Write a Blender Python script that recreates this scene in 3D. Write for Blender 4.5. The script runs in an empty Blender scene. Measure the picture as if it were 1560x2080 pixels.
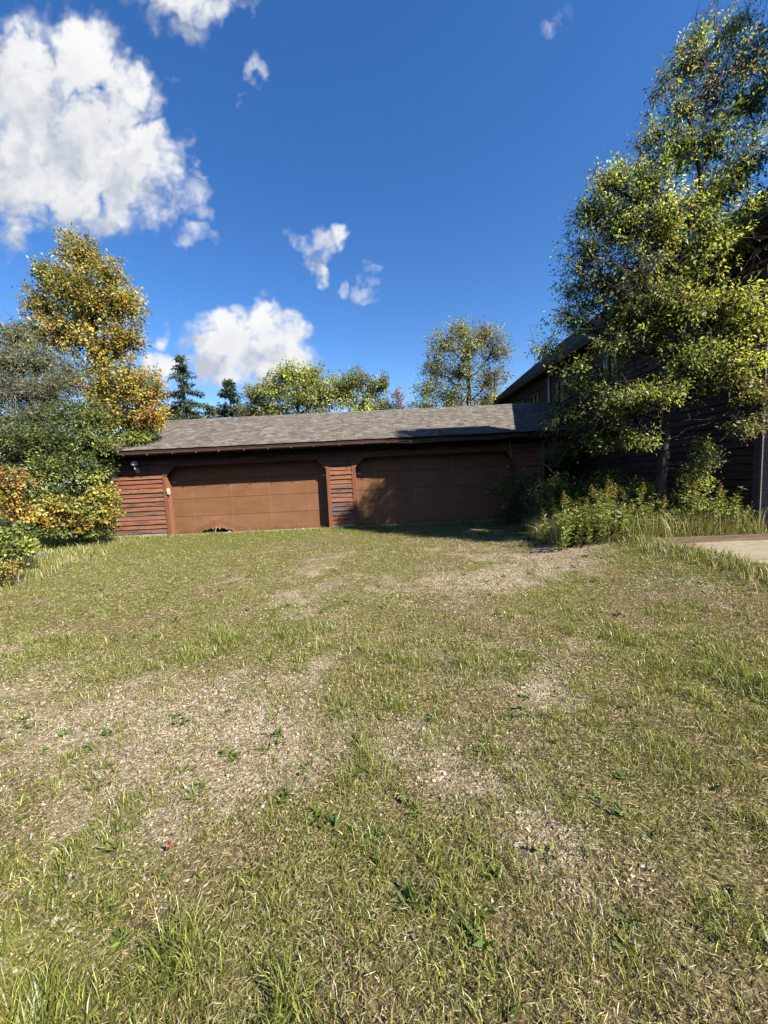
import bpy, math, random
import numpy as np
from mathutils import Vector, Matrix

random.seed(7)
RNG = np.random.default_rng(7)
SC = bpy.context.scene
COL = SC.collection

# ------------------------------------------------------------------ camera
FPX, PITCH, ROLL, EYE = 780.0, math.radians(-5.4), math.radians(2.75), 1.6
cam = bpy.data.cameras.new("camera")
cam_o = bpy.data.objects.new("camera", cam)
COL.objects.link(cam_o)
cam.sensor_fit = 'HORIZONTAL'
cam.sensor_width = 36.0
cam.lens = 36.0 * FPX / 1560.0
cam.clip_start = 0.05
cam.clip_end = 3000.0
cam_o.location = (0, 0, EYE)
cam_o.rotation_mode = 'QUATERNION'
cam_o.rotation_quaternion = (Matrix.Rotation(math.radians(90) + PITCH, 3, 'X') @ Matrix.Rotation(-ROLL, 3, 'Z')).to_quaternion()
SC.camera = cam_o

# ------------------------------------------------------------------ light and exposure
SUN_DIR = Vector((1.19, -1.0, 1.40)).normalized()          # towards the sun
SUN_EL = math.asin(SUN_DIR.z)
SUN_AZ = math.atan2(SUN_DIR.x, SUN_DIR.y)                   # clockwise from +Y
sun = bpy.data.lights.new("sun", 'SUN')
sun.energy = 5.0
sun.angle = math.radians(0.53)
sun.color = (1.0, 0.93, 0.82)
sun_o = bpy.data.objects.new("sun", sun)
COL.objects.link(sun_o)
sun_o.rotation_mode = 'QUATERNION'
sun_o.rotation_quaternion = SUN_DIR.to_track_quat('Z', 'Y')
sun_o.location = SUN_DIR * 60
SC.view_settings.view_transform = 'Standard'
SC.view_settings.look = 'None'
SC.view_settings.exposure = 1.15
SC.view_settings.gamma = 1.0
SC.cycles.use_denoising = True
SC.cycles.denoiser = 'OPENIMAGEDENOISE'
SC.cycles.denoising_input_passes = 'RGB_ALBEDO_NORMAL'
SC.cycles.denoising_prefilter = 'ACCURATE'
SC.cycles.max_bounces = 6
SC.cycles.diffuse_bounces = 0
SC.cycles.glossy_bounces = 2
SC.cycles.transmission_bounces = 3
SC.cycles.sample_clamp_indirect = 4.0


# ------------------------------------------------------------------ photo geometry helpers
def ray(u, v):
    x, y = u - 780.0, 1040.0 - v
    c, s = math.cos(ROLL), math.sin(ROLL)
    xr, yr = x * c + y * s, -x * s + y * c
    return Vector((xr, FPX * math.cos(PITCH) - yr * math.sin(PITCH), yr * math.cos(PITCH) + FPX * math.sin(PITCH)))


def at(u, v, Y):
    """world point seen in direction (u, v) at depth Y"""
    r = ray(u, v)
    return Vector((0, 0, EYE)) + r * (Y / r.y)


def atX(u, v, X):
    r = ray(u, v)
    return Vector((0, 0, EYE)) + r * (X / r.x)


def atZ(u, v, Z=0.0):
    r = ray(u, v)
    return Vector((0, 0, EYE)) + r * ((Z - EYE) / r.z)


# ------------------------------------------------------------------ node helpers
def nd(nt, kind, **kw):
    n = nt.nodes.new(kind)
    for k, v in kw.items():
        setattr(n, k, v)
    return n


def setin(n, **kw):
    for k, v in kw.items():
        n.inputs[k.replace('_', ' ')].default_value = v


def lk(nt, a, b):
    nt.links.new(a, b)


def math_n(nt, op, a, b=None, clamp=False):
    n = nd(nt, 'ShaderNodeMath', operation=op, use_clamp=clamp)
    for i, x in enumerate((a, b)):
        if x is None:
            continue
        if isinstance(x, (int, float)):
            n.inputs[i].default_value = x
        else:
            lk(nt, x, n.inputs[i])
    return n.outputs[0]


def mixc(nt, fac, a, b, blend='MIX'):
    n = nd(nt, 'ShaderNodeMix', data_type='RGBA', blend_type=blend)
    for sock, x in ((n.inputs[0], fac), (n.inputs[6], a), (n.inputs[7], b)):
        if isinstance(x, (int, float)):
            sock.default_value = x
        elif isinstance(x, tuple):
            sock.default_value = x if len(x) == 4 else (*x, 1)
        else:
            lk(nt, x, sock)
    return n.outputs[2]


def ramp(nt, fac, stops, interp='LINEAR'):
    n = nd(nt, 'ShaderNodeValToRGB')
    n.color_ramp.interpolation = interp
    el = n.color_ramp.elements
    while len(el) < len(stops):
        el.new(0.5)
    for e, (p, c) in zip(el, stops):
        e.position = p
        e.color = (*c, 1) if isinstance(c, tuple) else (c, c, c, 1)
    lk(nt, fac, n.inputs[0])
    return n.outputs[0]


def noise(nt, vec, scale, detail=4.0, rough=0.55, dist=0.0, dims='3D'):
    n = nd(nt, 'ShaderNodeTexNoise', noise_dimensions=dims)
    n.inputs['Scale'].default_value = scale
    n.inputs['Detail'].default_value = detail
    n.inputs['Roughness'].default_value = rough
    n.inputs['Distortion'].default_value = dist
    if vec is not None:
        lk(nt, vec, n.inputs['Vector'])
    return n.outputs['Fac']


def smooth(nt, x, a, b):
    n = nd(nt, 'ShaderNodeMapRange', interpolation_type='SMOOTHSTEP')
    n.inputs['From Min'].default_value = a
    n.inputs['From Max'].default_value = b
    lk(nt, x, n.inputs['Value'])
    return n.outputs['Result']


# ------------------------------------------------------------------ world: sky with cumulus clouds
world = bpy.data.worlds.new("World")
SC.world = world
world.use_nodes = True
WT = world.node_tree
WT.nodes.clear()

CLOUDS = [  # (u, v, radius px, weight) in the photograph's directions
    (50, 170, 135, 1.0), (175, 130, 100, 1.0), (245, 190, 88, 1.0), (60, 330, 150, 1.0), (190, 300, 140, 1.0),
    (305, 300, 80, 1.0), (270, 345, 95, 1.0), (150, 400, 95, .95), (265, 405, 80, .85), (30, 430, 80, .8),
    (350, 410, 62, .50), (395, 400, 45, .48), (400, 478, 40, .45), (-80, 300, 170, 1.0), (230, 440, 55, .6),
    (312, 185, 24, .5), (395, 358, 26, .45),
    (340, -20, 85, .70), (405, 5, 75, .66), (400, 60, 50, .52), (450, -10, 70, .55), (518, -5, 26, .42),
    (450, 700, 78, 1.0), (525, 655, 58, 1.0), (565, 690, 72, 1.0), (610, 680, 45, .8), (428, 725, 62, 1.0), (505, 735, 75, 1.0),
    (585, 735, 58, .9), (412, 655, 40, .62), (335, 755, 48, .8), (315, 680, 32, .55), (255, 700, 45, .5),
    (622, 502, 40, .60), (660, 498, 40, .62), (700, 488, 34, .60), (640, 538, 28, .50), (745, 588, 36, .46), (700, 570, 24, .38), (765, 545, 22, .34),
    (518, 150, 30, .42), (500, 205, 20, .30), (1110, 48, 40, .31), (1145, 20, 30, .28), (560, 590, 18, .30), (495, 690, 66, 1.0), (480, 740, 70, 1.0), (545, 745, 66, 1.0),
]


def cloud_group():
    g = bpy.data.node_groups.new("cloud_density", 'ShaderNodeTree')
    g.interface.new_socket("P", in_out='INPUT', socket_type='NodeSocketVector')
    g.interface.new_socket("D", in_out='OUTPUT', socket_type='NodeSocketFloat')
    g.interface.new_socket("F", in_out='OUTPUT', socket_type='NodeSocketFloat')
    gi, go = g.nodes.new('NodeGroupInput'), g.nodes.new('NodeGroupOutput')
    P = gi.outputs[0]
    # warp the coordinates a little so that blob outlines break up
    wn = nd(g, 'ShaderNodeTexNoise', noise_dimensions='2D')
    wn.inputs['Scale'].default_value = 9.0
    wn.inputs['Detail'].default_value = 3.0
    wn.inputs['Roughness'].default_value = 0.6
    lk(g, P, wn.inputs['Vector'])
    sub = nd(g, 'ShaderNodeVectorMath', operation='SUBTRACT')
    lk(g, wn.outputs['Color'], sub.inputs[0])
    sub.inputs[1].default_value = (.5, .5, .5)
    mad = nd(g, 'ShaderNodeVectorMath', operation='MULTIPLY_ADD')
    lk(g, sub.outputs[0], mad.inputs[0])
    mad.inputs[1].default_value = (.15, .15, 0)
    lk(g, P, mad.inputs[2])
    Q = mad.outputs[0]
    field = None
    for (u, v, r, w) in CLOUDS:
        d = ray(u, v)
        dist = nd(g, 'ShaderNodeVectorMath', operation='DISTANCE')
        lk(g, Q, dist.inputs[0])
        dist.inputs[1].default_value = (d.x / d.y, d.z / d.y, 0)
        # larger angular radius where the tangent plane is stretched is kept as it is seen
        m = nd(g, 'ShaderNodeMapRange', interpolation_type='SMOOTHERSTEP')
        lk(g, dist.outputs['Value'], m.inputs['Value'])
        m.inputs['From Min'].default_value = 0.0
        m.inputs['From Max'].default_value = r * 1.45 / FPX
        m.inputs['To Min'].default_value = w
        m.inputs['To Max'].default_value = 0.0
        o = m.outputs[0]
        field = o if field is None else math_n(g, 'MAXIMUM', field, o)
    n1 = noise(g, P, 7.0, 6.5, 0.60, 0.5, '2D')
    n2 = noise(g, P, 30.0, 2.0, 0.6, 0.0, '2D')
    nn = math_n(g, 'ADD', math_n(g, 'MULTIPLY', math_n(g, 'SUBTRACT', n1, 0.5), 1.55), math_n(g, 'MULTIPLY', math_n(g, 'SUBTRACT', n2, 0.5), 0.35))
    bil = None
    for sc_, am in ((13.0, .42), (30.0, .22)):
        vo = nd(g, 'ShaderNodeTexVoronoi', feature='F1', voronoi_dimensions='2D')
        vo.inputs['Scale'].default_value = sc_
        lk(g, Q, vo.inputs['Vector'])
        t_ = math_n(g, 'MULTIPLY', math_n(g, 'SUBTRACT', .42, vo.outputs['Distance']), am)
        bil = t_ if bil is None else math_n(g, 'ADD', bil, t_)
    nn = math_n(g, 'ADD', nn, bil)
    tot = math_n(g, 'ADD', field, math_n(g, 'MULTIPLY', nn, math_n(g, 'MINIMUM', math_n(g, 'MULTIPLY', field, 1.35), 1.0)))
    n3 = noise(g, P, 6.0, 3.0, 0.5, 0.0, '2D')
    low = math_n(g, 'ADD', math_n(g, 'ADD', field, bil), math_n(g, 'MULTIPLY', math_n(g, 'SUBTRACT', n3, 0.5), 1.5))
    lk(g, low, go.inputs[1])
    lk(g, smooth(g, tot, 0.15, 0.92), go.inputs[0])
    return g


def build_world():
    nt = WT
    out = nd(nt, 'ShaderNodeOutputWorld')
    bg = nd(nt, 'ShaderNodeBackground')
    bg.inputs['Strength'].default_value = 0.092
    sky = nd(nt, 'ShaderNodeTexSky', sky_type='NISHITA')
    sky.sun_disc = False
    sky.sun_elevation = SUN_EL
    sky.sun_rotation = SUN_AZ
    sky.altitude = 300
    sky.air_density = 1.0
    sky.dust_density = 0.35
    sky.ozone_density = 2.2
    geo = nd(nt, 'ShaderNodeTexCoord')
    sep = nd(nt, 'ShaderNodeSeparateXYZ')
    lk(nt, geo.outputs['Generated'], sep.inputs[0])
    ay = math_n(nt, 'MAXIMUM', math_n(nt, 'ABSOLUTE', sep.outputs[1]), 0.02)
    px = math_n(nt, 'DIVIDE', sep.outputs[0], ay)
    pz = math_n(nt, 'DIVIDE', sep.outputs[2], ay)
    comb = nd(nt, 'ShaderNodeCombineXYZ')
    lk(nt, px, comb.inputs[0])
    lk(nt, pz, comb.inputs[1])
    P = comb.outputs[0]
    g = cloud_group()
    a = nd(nt, 'ShaderNodeGroup')
    a.node_tree = g
    lk(nt, P, a.inputs[0])
    off = nd(nt, 'ShaderNodeVectorMath', operation='ADD')
    lk(nt, P, off.inputs[0])
    off.inputs[1].default_value = (0.050, 0.055, 0)
    b = nd(nt, 'ShaderNodeGroup')
    b.node_tree = g
    lk(nt, off.outputs[0], b.inputs[0])
    diff = math_n(nt, 'SUBTRACT', a.outputs[1], b.outputs[1])      # >0 on the side that faces the sun
    lit = smooth(nt, diff, -0.50, 0.45)
    # thick middle and lower parts let less light out
    thick = smooth(nt, a.outputs[1], 0.55, 1.35)
    base = mixc(nt, lit, (2.7, 2.95, 3.35), (4.75, 4.75, 4.75))
    col = mixc(nt, math_n(nt, 'MULTIPLY', thick, 0.35), base, (2.9, 3.1, 3.4))
    alpha = math_n(nt, 'MULTIPLY', a.outputs[0], smooth(nt, sep.outputs[2], -0.02, 0.03))
    hs = nd(nt, 'ShaderNodeHueSaturation')
    hs.inputs['Saturation'].default_value = 1.31
    hs.inputs['Value'].default_value = 1.0
    hs.inputs['Hue'].default_value = 0.509
    lk(nt, sky.outputs[0], hs.inputs['Color'])
    lk(nt, mixc(nt, alpha, hs.outputs[0], col), bg.inputs['Color'])
    lk(nt, bg.outputs[0], out.inputs[0])


build_world()


# ------------------------------------------------------------------ mesh helpers
def np_mesh(name, V, F, col=None, smooth_shade=False, F3=None):
    """V (n,3); F (m,4) quads and/or F3 (k,3) triangles; col (n,3) point colours"""
    me = bpy.data.meshes.new(name)
    V = np.asarray(V, dtype=np.float32).reshape(-1, 3)
    parts = []
    if F is not None and len(F):
        parts.append(np.asarray(F, dtype=np.int32))
    if F3 is not None and len(F3):
        parts.append(np.asarray(F3, dtype=np.int32))
    loops = np.concatenate([p.ravel() for p in parts])
    tot = np.concatenate([np.full(len(p), p.shape[1], dtype=np.int32) for p in parts])
    start = np.concatenate([[0], np.cumsum(tot)[:-1]]).astype(np.int32)
    me.vertices.add(len(V))
    me.vertices.foreach_set("co", V.ravel())
    me.loops.add(len(loops))
    me.loops.foreach_set("vertex_index", loops)
    me.polygons.add(len(tot))
    me.polygons.foreach_set("loop_start", start)
    me.polygons.foreach_set("loop_total", tot)
    if smooth_shade:
        me.polygons.foreach_set("use_smooth", np.ones(len(tot), dtype=bool))
    me.update(calc_edges=True)
    if col is not None:
        c = np.ones((len(V), 4), dtype=np.float32)
        c[:, :3] = col
        at_ = me.color_attributes.new("Col", 'FLOAT_COLOR', 'POINT')
        at_.data.foreach_set("color", c.ravel())
    return me


class MB:
    """collects boxes, prisms and tubes for one mesh"""
    def __init__(s):
        s.v, s.f = [], []

    def poly(s, verts, faces):
        n = len(s.v)
        s.v += [tuple(p) for p in verts]
        s.f += [tuple(i + n for i in f) for f in faces]

    def box(s, a, b):
        (x0, y0, z0), (x1, y1, z1) = a, b
        s.poly([(x0, y0, z0), (x1, y0, z0), (x1, y1, z0), (x0, y1, z0), (x0, y0, z1), (x1, y0, z1), (x1, y1, z1), (x0, y1, z1)],
               [(3, 2, 1, 0), (4, 5, 6, 7), (0, 1, 5, 4), (1, 2, 6, 5), (2, 3, 7, 6), (3, 0, 4, 7)])

    def hexa(s, p):   # 8 corner points in the order of box()
        s.poly(p, [(3, 2, 1, 0), (4, 5, 6, 7), (0, 1, 5, 4), (1, 2, 6, 5), (2, 3, 7, 6), (3, 0, 4, 7)])

    def prism_xz(s, pts, y0, y1):   # polygon in x,z (counter-clockwise seen from -y), extruded along y
        n = len(pts)
        s.poly([(x, y0, z) for x, z in pts] + [(x, y1, z) for x, z in pts],
               [tuple(range(n)), tuple(reversed(range(n, 2 * n)))] + [(i, i + n, (i + 1) % n + n, (i + 1) % n) for i in range(n)])

    def tube(s, pts, radii, sides=8, cap=True):
        pts = [Vector(p) for p in pts]
        n0 = len(s.v)
        N = len(pts)
        for i, p in enumerate(pts):
            d = (pts[min(i + 1, N - 1)] - pts[max(i - 1, 0)]).normalized()
            a = d.cross(Vector((0, 0, 1)) if abs(d.z) < .9 else Vector((1, 0, 0))).normalized()
            b = d.cross(a)
            r = radii[i] if hasattr(radii, '__len__') else radii
            for k in range(sides):
                t = 2 * math.pi * k / sides
                s.v.append(tuple(p + a * (r * math.cos(t)) + b * (r * math.sin(t))))
        for i in range(N - 1):
            for k in range(sides):
                k2 = (k + 1) % sides
                s.f.append((n0 + i * sides + k, n0 + i * sides + k2, n0 + (i + 1) * sides + k2, n0 + (i + 1) * sides + k))
        if cap:
            s.f.append(tuple(n0 + k for k in reversed(range(sides))))
            s.f.append(tuple(n0 + (N - 1) * sides + k for k in range(sides)))

    def mesh(s, name, smooth_shade=False):
        me = bpy.data.meshes.new(name)
        me.from_pydata(s.v, [], s.f)
        if smooth_shade:
            me.polygons.foreach_set("use_smooth", np.ones(len(s.f), dtype=bool))
        me.update()
        return me


WL = {}   # world location of every object made


def link(name, me, mat=None, parent=None, loc=(0, 0, 0)):
    """loc is in world space"""
    o = bpy.data.objects.new(name, me)
    COL.objects.link(o)
    loc = Vector(loc)
    if parent is not None:
        o.parent = parent
        o.location = loc - WL[parent.name]
    else:
        o.location = loc
    WL[o.name] = loc
    if mat is not None and me is not None and not me.materials:
        me.materials.append(mat)
    return o


def tag(o, label=None, cat=None, group=None, kind=None):
    if label:
        o["label"] = label
    if cat:
        o["category"] = cat
    if group:
        o["group"] = group
    if kind:
        o["kind"] = kind
    return o


def root(name, loc, label, cat, group=None):
    return tag(link(name, None, None, None, loc), label, cat, group)


def mb_obj(name, mb, mat, parent=None, origin=None, smooth_shade=False):
    """mesh in world coordinates, stored relative to origin (the parent's place when none is given)"""
    if origin is None:
        origin = WL[parent.name] if parent is not None else Vector((0, 0, 0))
    origin = Vector(origin)
    mb.v = [(p[0] - origin.x, p[1] - origin.y, p[2] - origin.z) for p in mb.v]
    return link(name, mb.mesh(name, smooth_shade), mat, parent, origin)


# ------------------------------------------------------------------ materials
def new_mat(name):
    m = bpy.data.materials.new(name)
    m.use_nodes = True
    nt = m.node_tree
    nt.nodes.clear()
    out = nd(nt, 'ShaderNodeOutputMaterial')
    return m, nt, out


def principled(nt, out, rough=0.7, spec=0.3):
    b = nd(nt, 'ShaderNodeBsdfPrincipled')
    b.inputs['Roughness'].default_value = rough
    b.inputs['Specular IOR Level'].default_value = spec
    lk(nt, b.outputs[0], out.inputs[0])
    return b


def bump(nt, h, strength, dist, b):
    n = nd(nt, 'ShaderNodeBump')
    n.inputs['Strength'].default_value = strength
    n.inputs['Distance'].default_value = dist
    lk(nt, h, n.inputs['Height'])
    lk(nt, n.outputs[0], b.inputs['Normal'])


def mapping(nt, scale, loc_rand=True, coord='Object'):
    tc = nd(nt, 'ShaderNodeTexCoord')
    mp = nd(nt, 'ShaderNodeMapping')
    mp.inputs['Scale'].default_value = scale
    if loc_rand:
        oi = nd(nt, 'ShaderNodeObjectInfo')
        cm = nd(nt, 'ShaderNodeCombineXYZ')
        lk(nt, math_n(nt, 'MULTIPLY', oi.outputs['Random'], 91.0), cm.inputs[0])
        lk(nt, math_n(nt, 'MULTIPLY', oi.outputs['Random'], 37.0), cm.inputs[1])
        lk(nt, cm.outputs[0], mp.inputs['Location'])
    lk(nt, tc.outputs[coord], mp.inputs['Vector'])
    return mp.outputs[0]


def mat_wood(name, red, pale, dark, wear=0.5, knots=True, rough=0.85):
    """weathered stained cedar: grain along local X, worn patches, knots"""
    m, nt, out = new_mat(name)
    b = principled(nt, out, rough, 0.15)
    oi = nd(nt, 'ShaderNodeObjectInfo')
    g1 = noise(nt, mapping(nt, (1.6, 26, 26)), 1.0, 6, 0.65)
    g2 = noise(nt, mapping(nt, (5.0, 90, 90)), 1.0, 4, 0.6)
    pch = noise(nt, mapping(nt, (1.5, 20, 20)), 1.0, 6, 0.65)
    c = ramp(nt, g1, [(0.30, tuple(x * .62 for x in red)), (0.5, red), (0.72, pale)])
    c = mixc(nt, math_n(nt, 'MULTIPLY', smooth(nt, g2, .5, .72), .40), c, dark)
    wsel = math_n(nt, 'ADD', pch, math_n(nt, 'MULTIPLY', math_n(nt, 'SUBTRACT', oi.outputs['Random'], .5), .34))
    c = mixc(nt, smooth(nt, wsel, .62 - .14 * wear, .78 - .10 * wear), c, mixc(nt, g2, dark, tuple(x * 3.2 for x in dark)))
    hv = math_n(nt, 'ADD', math_n(nt, 'MULTIPLY', oi.outputs['Random'], .55), .72)
    hs = nd(nt, 'ShaderNodeHueSaturation')
    lk(nt, hv, hs.inputs['Value'])
    lk(nt, c, hs.inputs['Color'])
    c = hs.outputs[0]
    if knots:
        vo = nd(nt, 'ShaderNodeTexVoronoi')
        vo.inputs['Scale'].default_value = 1.0
        lk(nt, mapping(nt, (3.1, 9, 9)), vo.inputs['Vector'])
        c = mixc(nt, math_n(nt, 'MULTIPLY', math_n(nt, 'SUBTRACT', 1.0, smooth(nt, vo.outputs['Distance'], .08, .20)), .75), c, tuple(x * .6 for x in dark))
    lk(nt, c, b.inputs['Base Color'])
    bump(nt, g2, .5, .004, b)
    return m


def mat_plain(name, c, rough=0.6, spec=0.3, var=0.25, scale=6.0, metal=0.0, bmp=0.0):
    m, nt, out = new_mat(name)
    b = principled(nt, out, rough, spec)
    b.inputs['Metallic'].default_value = metal
    n = noise(nt, mapping(nt, (1, 1, 1)), scale, 7, .62)
    lk(nt, ramp(nt, n, [(.25, tuple(x * (1 - var) for x in c)), (.5, c), (.8, tuple(min(1, x * (1 + var)) for x in c))]), b.inputs['Base Color'])
    if bmp:
        bump(nt, n, bmp, .01, b)
    return m


def mat_leaf(name, trans=0.34, gloss=0.06, gain=1.0):
    m, nt, out = new_mat(name)
    at_ = nd(nt, 'ShaderNodeAttribute', attribute_name="Col")
    d = nd(nt, 'ShaderNodeBsdfDiffuse')
    t = nd(nt, 'ShaderNodeBsdfTranslucent')
    g = nd(nt, 'ShaderNodeBsdfGlossy')
    g.inputs['Roughness'].default_value = .42
    g.inputs['Color'].default_value = (.9, .95, 1, 1)
    lk(nt, at_.outputs['Color'], d.inputs['Color'])
    lk(nt, mixc(nt, 1.0, at_.outputs['Color'], (1.4, 1.32, .7), 'MULTIPLY'), t.inputs['Color'])
    m1, m2 = nd(nt, 'ShaderNodeMixShader'), nd(nt, 'ShaderNodeMixShader')
    m1.inputs[0].default_value = trans
    m2.inputs[0].default_value = gloss
    lk(nt, d.outputs[0], m1.inputs[1])
    lk(nt, t.outputs[0], m1.inputs[2])
    lk(nt, m1.outputs[0], m2.inputs[1])
    lk(nt, g.outputs[0], m2.inputs[2])
    lk(nt, m2.outputs[0], out.inputs[0])
    return m


def mat_col(name, rough=.9, spec=.15, bscale=0, bstr=0.3):
    """colour from the mesh's own colour attribute with fine grain"""
    m, nt, out = new_mat(name)
    b = principled(nt, out, rough, spec)
    at_ = nd(nt, 'ShaderNodeAttribute', attribute_name="Col")
    n = noise(nt, mapping(nt, (1, 1, 1), False), bscale or 60, 3, .6)
    lk(nt, mixc(nt, .5, at_.outputs['Color'], ramp(nt, n, [(.3, .55), (.7, 1.3)]), 'MULTIPLY'), b.inputs['Base Color'])
    if bscale:
        bump(nt, n, bstr, .006, b)
    return m


def mat_bark(name, c, sc=14):
    m, nt, out = new_mat(name)
    b = principled(nt, out, .9, .1)
    v = mapping(nt, (1, 1, .22), False)
    n = noise(nt, v, sc, 6, .7)
    lk(nt, ramp(nt, n, [(.3, tuple(x * .45 for x in c)), (.52, c), (.75, tuple(x * 1.7 for x in c))]), b.inputs['Base Color'])
    bump(nt, n, .9, .02, b)
    return m


def mat_door():
    m, nt, out = new_mat("painted_door")
    b = principled(nt, out, .62, .3)
    tc = nd(nt, 'ShaderNodeTexCoord')
    sep = nd(nt, 'ShaderNodeSeparateXYZ')
    lk(nt, tc.outputs['Object'], sep.inputs[0])
    n1 = noise(nt, mapping(nt, (.8, 1, 2.2)), 2.0, 6, .6)
    n2 = noise(nt, mapping(nt, (9, 9, .8)), 2.2, 4, .6)
    n3 = noise(nt, mapping(nt, (1.0, 1, 1.4)), 5.0, 8, .7)
    c = ramp(nt, n1, [(.25, (.180, .085, .041)), (.55, (.226, .109, .053)), (.85, (.255, .127, .064))])
    c = mixc(nt, math_n(nt, 'MULTIPLY', smooth(nt, n2, .56, .80), .42), c, (.075, .038, .022))
    # faint scrape marks where stiles sit behind the sheet, every 1.25 m
    fr = math_n(nt, 'ABSOLUTE', math_n(nt, 'SUBTRACT', math_n(nt, 'FRACT', math_n(nt, 'ADD', math_n(nt, 'DIVIDE', sep.outputs[0], 1.25), .0)), .5))
    st = math_n(nt, 'SUBTRACT', 1.0, smooth(nt, fr, .008, .022))
    c = mixc(nt, math_n(nt, 'MULTIPLY', math_n(nt, 'MULTIPLY', st, n3), .30), c, (.40, .21, .12))
    # damp stain with a ragged outline along the bottom of the bottom section
    zz = math_n(nt, 'ADD', sep.outputs[2], math_n(nt, 'MULTIPLY', math_n(nt, 'SUBTRACT', n3, .5), .34))
    at_ = nd(nt, 'ShaderNodeAttribute', attribute_name="stain")
    tri = math_n(nt, 'MULTIPLY', math_n(nt, 'MAXIMUM', math_n(nt, 'SUBTRACT', 1.0, math_n(nt, 'ABSOLUTE', math_n(nt, 'DIVIDE', math_n(nt, 'ADD', sep.outputs[0], 1.10), .95))), 0.0), .36)
    tri = math_n(nt, 'MULTIPLY', tri, math_n(nt, 'SUBTRACT', at_.outputs['Fac'], 1.0))
    zz = math_n(nt, 'SUBTRACT', zz, tri)
    lowz = math_n(nt, 'MULTIPLY', math_n(nt, 'SUBTRACT', 1.0, smooth(nt, zz, -.215, -.185)), math_n(nt, 'MINIMUM', at_.outputs['Fac'], 1.0))
    c = mixc(nt, math_n(nt, 'MULTIPLY', lowz, .50), c, (.13, .055, .032))
    lk(nt, c, b.inputs['Base Color'])
    bump(nt, n1, .12, .02, b)
    return m


def mat_ground():
    m, nt, out = new_mat("lawn_soil")
    b = principled(nt, out, .95, .05)
    tc = nd(nt, 'ShaderNodeTexCoord')
    P = tc.outputs['Object']
    at_ = nd(nt, 'ShaderNodeAttribute', attribute_name="Col")     # r: gravel share, g: green share
    sep = nd(nt, 'ShaderNodeSeparateColor')
    lk(nt, at_.outputs['Color'], sep.inputs[0])
    n1 = noise(nt, P, 3.0, 8, .65)
    n2 = noise(nt, P, 38.0, 6, .7)
    vo = nd(nt, 'ShaderNodeTexVoronoi')
    vo.inputs['Scale'].default_value = 62.0
    lk(nt, P, vo.inputs['Vector'])
    vs = nd(nt, 'ShaderNodeSeparateColor')
    lk(nt, vo.outputs['Color'], vs.inputs[0])
    peb = ramp(nt, vs.outputs[0], [(0, (.15, .115, .075)), (.45, (.31, .245, .165)), (.8, (.42, .345, .25)), (1, (.54, .48, .39))])
    soil = ramp(nt, n2, [(.32, (.035, .026, .016)), (.5, (.145, .108, .060)), (.68, (.33, .26, .145))])
    turf = ramp(nt, n2, [(.32, (.028, .030, .010)), (.5, (.115, .118, .034)), (.68, (.30, .26, .10))])
    c = mixc(nt, smooth(nt, math_n(nt, 'ADD', sep.outputs[1], math_n(nt, 'MULTIPLY', math_n(nt, 'SUBTRACT', n1, .5), .9)), .30, .70), soil, turf)
    c = mixc(nt, smooth(nt, math_n(nt, 'ADD', sep.outputs[0], math_n(nt, 'MULTIPLY', math_n(nt, 'SUBTRACT', n1, .5), 1.0)), .32, .62), c, peb)
    lk(nt, c, b.inputs['Base Color'])
    bump(nt, math_n(nt, 'SUBTRACT', n2, math_n(nt, 'MULTIPLY', vo.outputs['Distance'], .6)), .8, .02, b)
    return m


def mat_glass():
    m, nt, out = new_mat("window_glass")
    b = principled(nt, out, .04, .9)
    b.inputs['Base Color'].default_value = (.012, .014, .017, 1)
    n = noise(nt, mapping(nt, (1, 1, 1)), 2.2, 2, .5)
    bump(nt, n, .05, .02, b)
    return m


M = dict(
    siding=mat_wood("cedar_siding", (.285, .118, .066), (.43, .205, .125), (.040, .031, .027), 1.0),
    trim=mat_wood("cedar_trim", (.265, .108, .058), (.37, .17, .10), (.045, .03, .024), .25, False),
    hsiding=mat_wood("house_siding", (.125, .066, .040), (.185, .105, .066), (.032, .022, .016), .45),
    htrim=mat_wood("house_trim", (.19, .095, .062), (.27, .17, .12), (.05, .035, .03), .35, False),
    greywood=mat_wood("grey_wood", (.25, .20, .165), (.34, .28, .24), (.09, .07, .06), .3, False),
    fascia=mat_plain("dark_fascia", (.045, .026, .018), .7, .2, .3),
    sheath=mat_plain("sheathing", (.03, .02, .015), .9, .1, .2),
    gutter=mat_plain("brown_gutter", (.105, .062, .052), .45, .4, .35, 3.0),
    metal=mat_plain("zinc", (.55, .55, .54), .35, .5, .2, 20, .6),
    cream=mat_plain("cream_plastic", (.62, .55, .38), .5, .4, .1),
    concrete=mat_plain("concrete", (.36, .34, .30), .9, .1, .35, 9, 0, .4),
    patio=mat_plain("patio_concrete", (.27, .235, .165), .9, .1, .30, 5, 0, .5),
    plank=mat_wood("edging_wood", (.25, .175, .125), (.36, .28, .22), (.08, .06, .05), .4, False),
    white=mat_plain("white_metal", (.72, .71, .69), .5, .4, .08),
    lens=mat_plain("clear_lens", (.55, .58, .60), .12, .9, .2, 14),
    door=mat_door(), ground=mat_ground(), glass=mat_glass(),
    leaf=mat_leaf("leaf", .42, .022), blade=mat_leaf("grass_blade", .28, .05),
    shingle=mat_col("asphalt_shingle", .92, .12, 160, .4), stone=mat_col("pebble", .9, .15, 90, .5),
    bark=mat_bark("bark_grey", (.12, .095, .07)), bark_dark=mat_bark("bark_dark", (.055, .043, .034)), bark_pale=mat_bark("bark_pale", (.26, .24, .21)),
    flex=mat_plain("rubber", (.02, .02, .02), .7),
)


# ------------------------------------------------------------------ terrain
def sstep(x):
    x = np.clip(x, 0, 1)
    return x * x * (3 - 2 * x)


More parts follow.
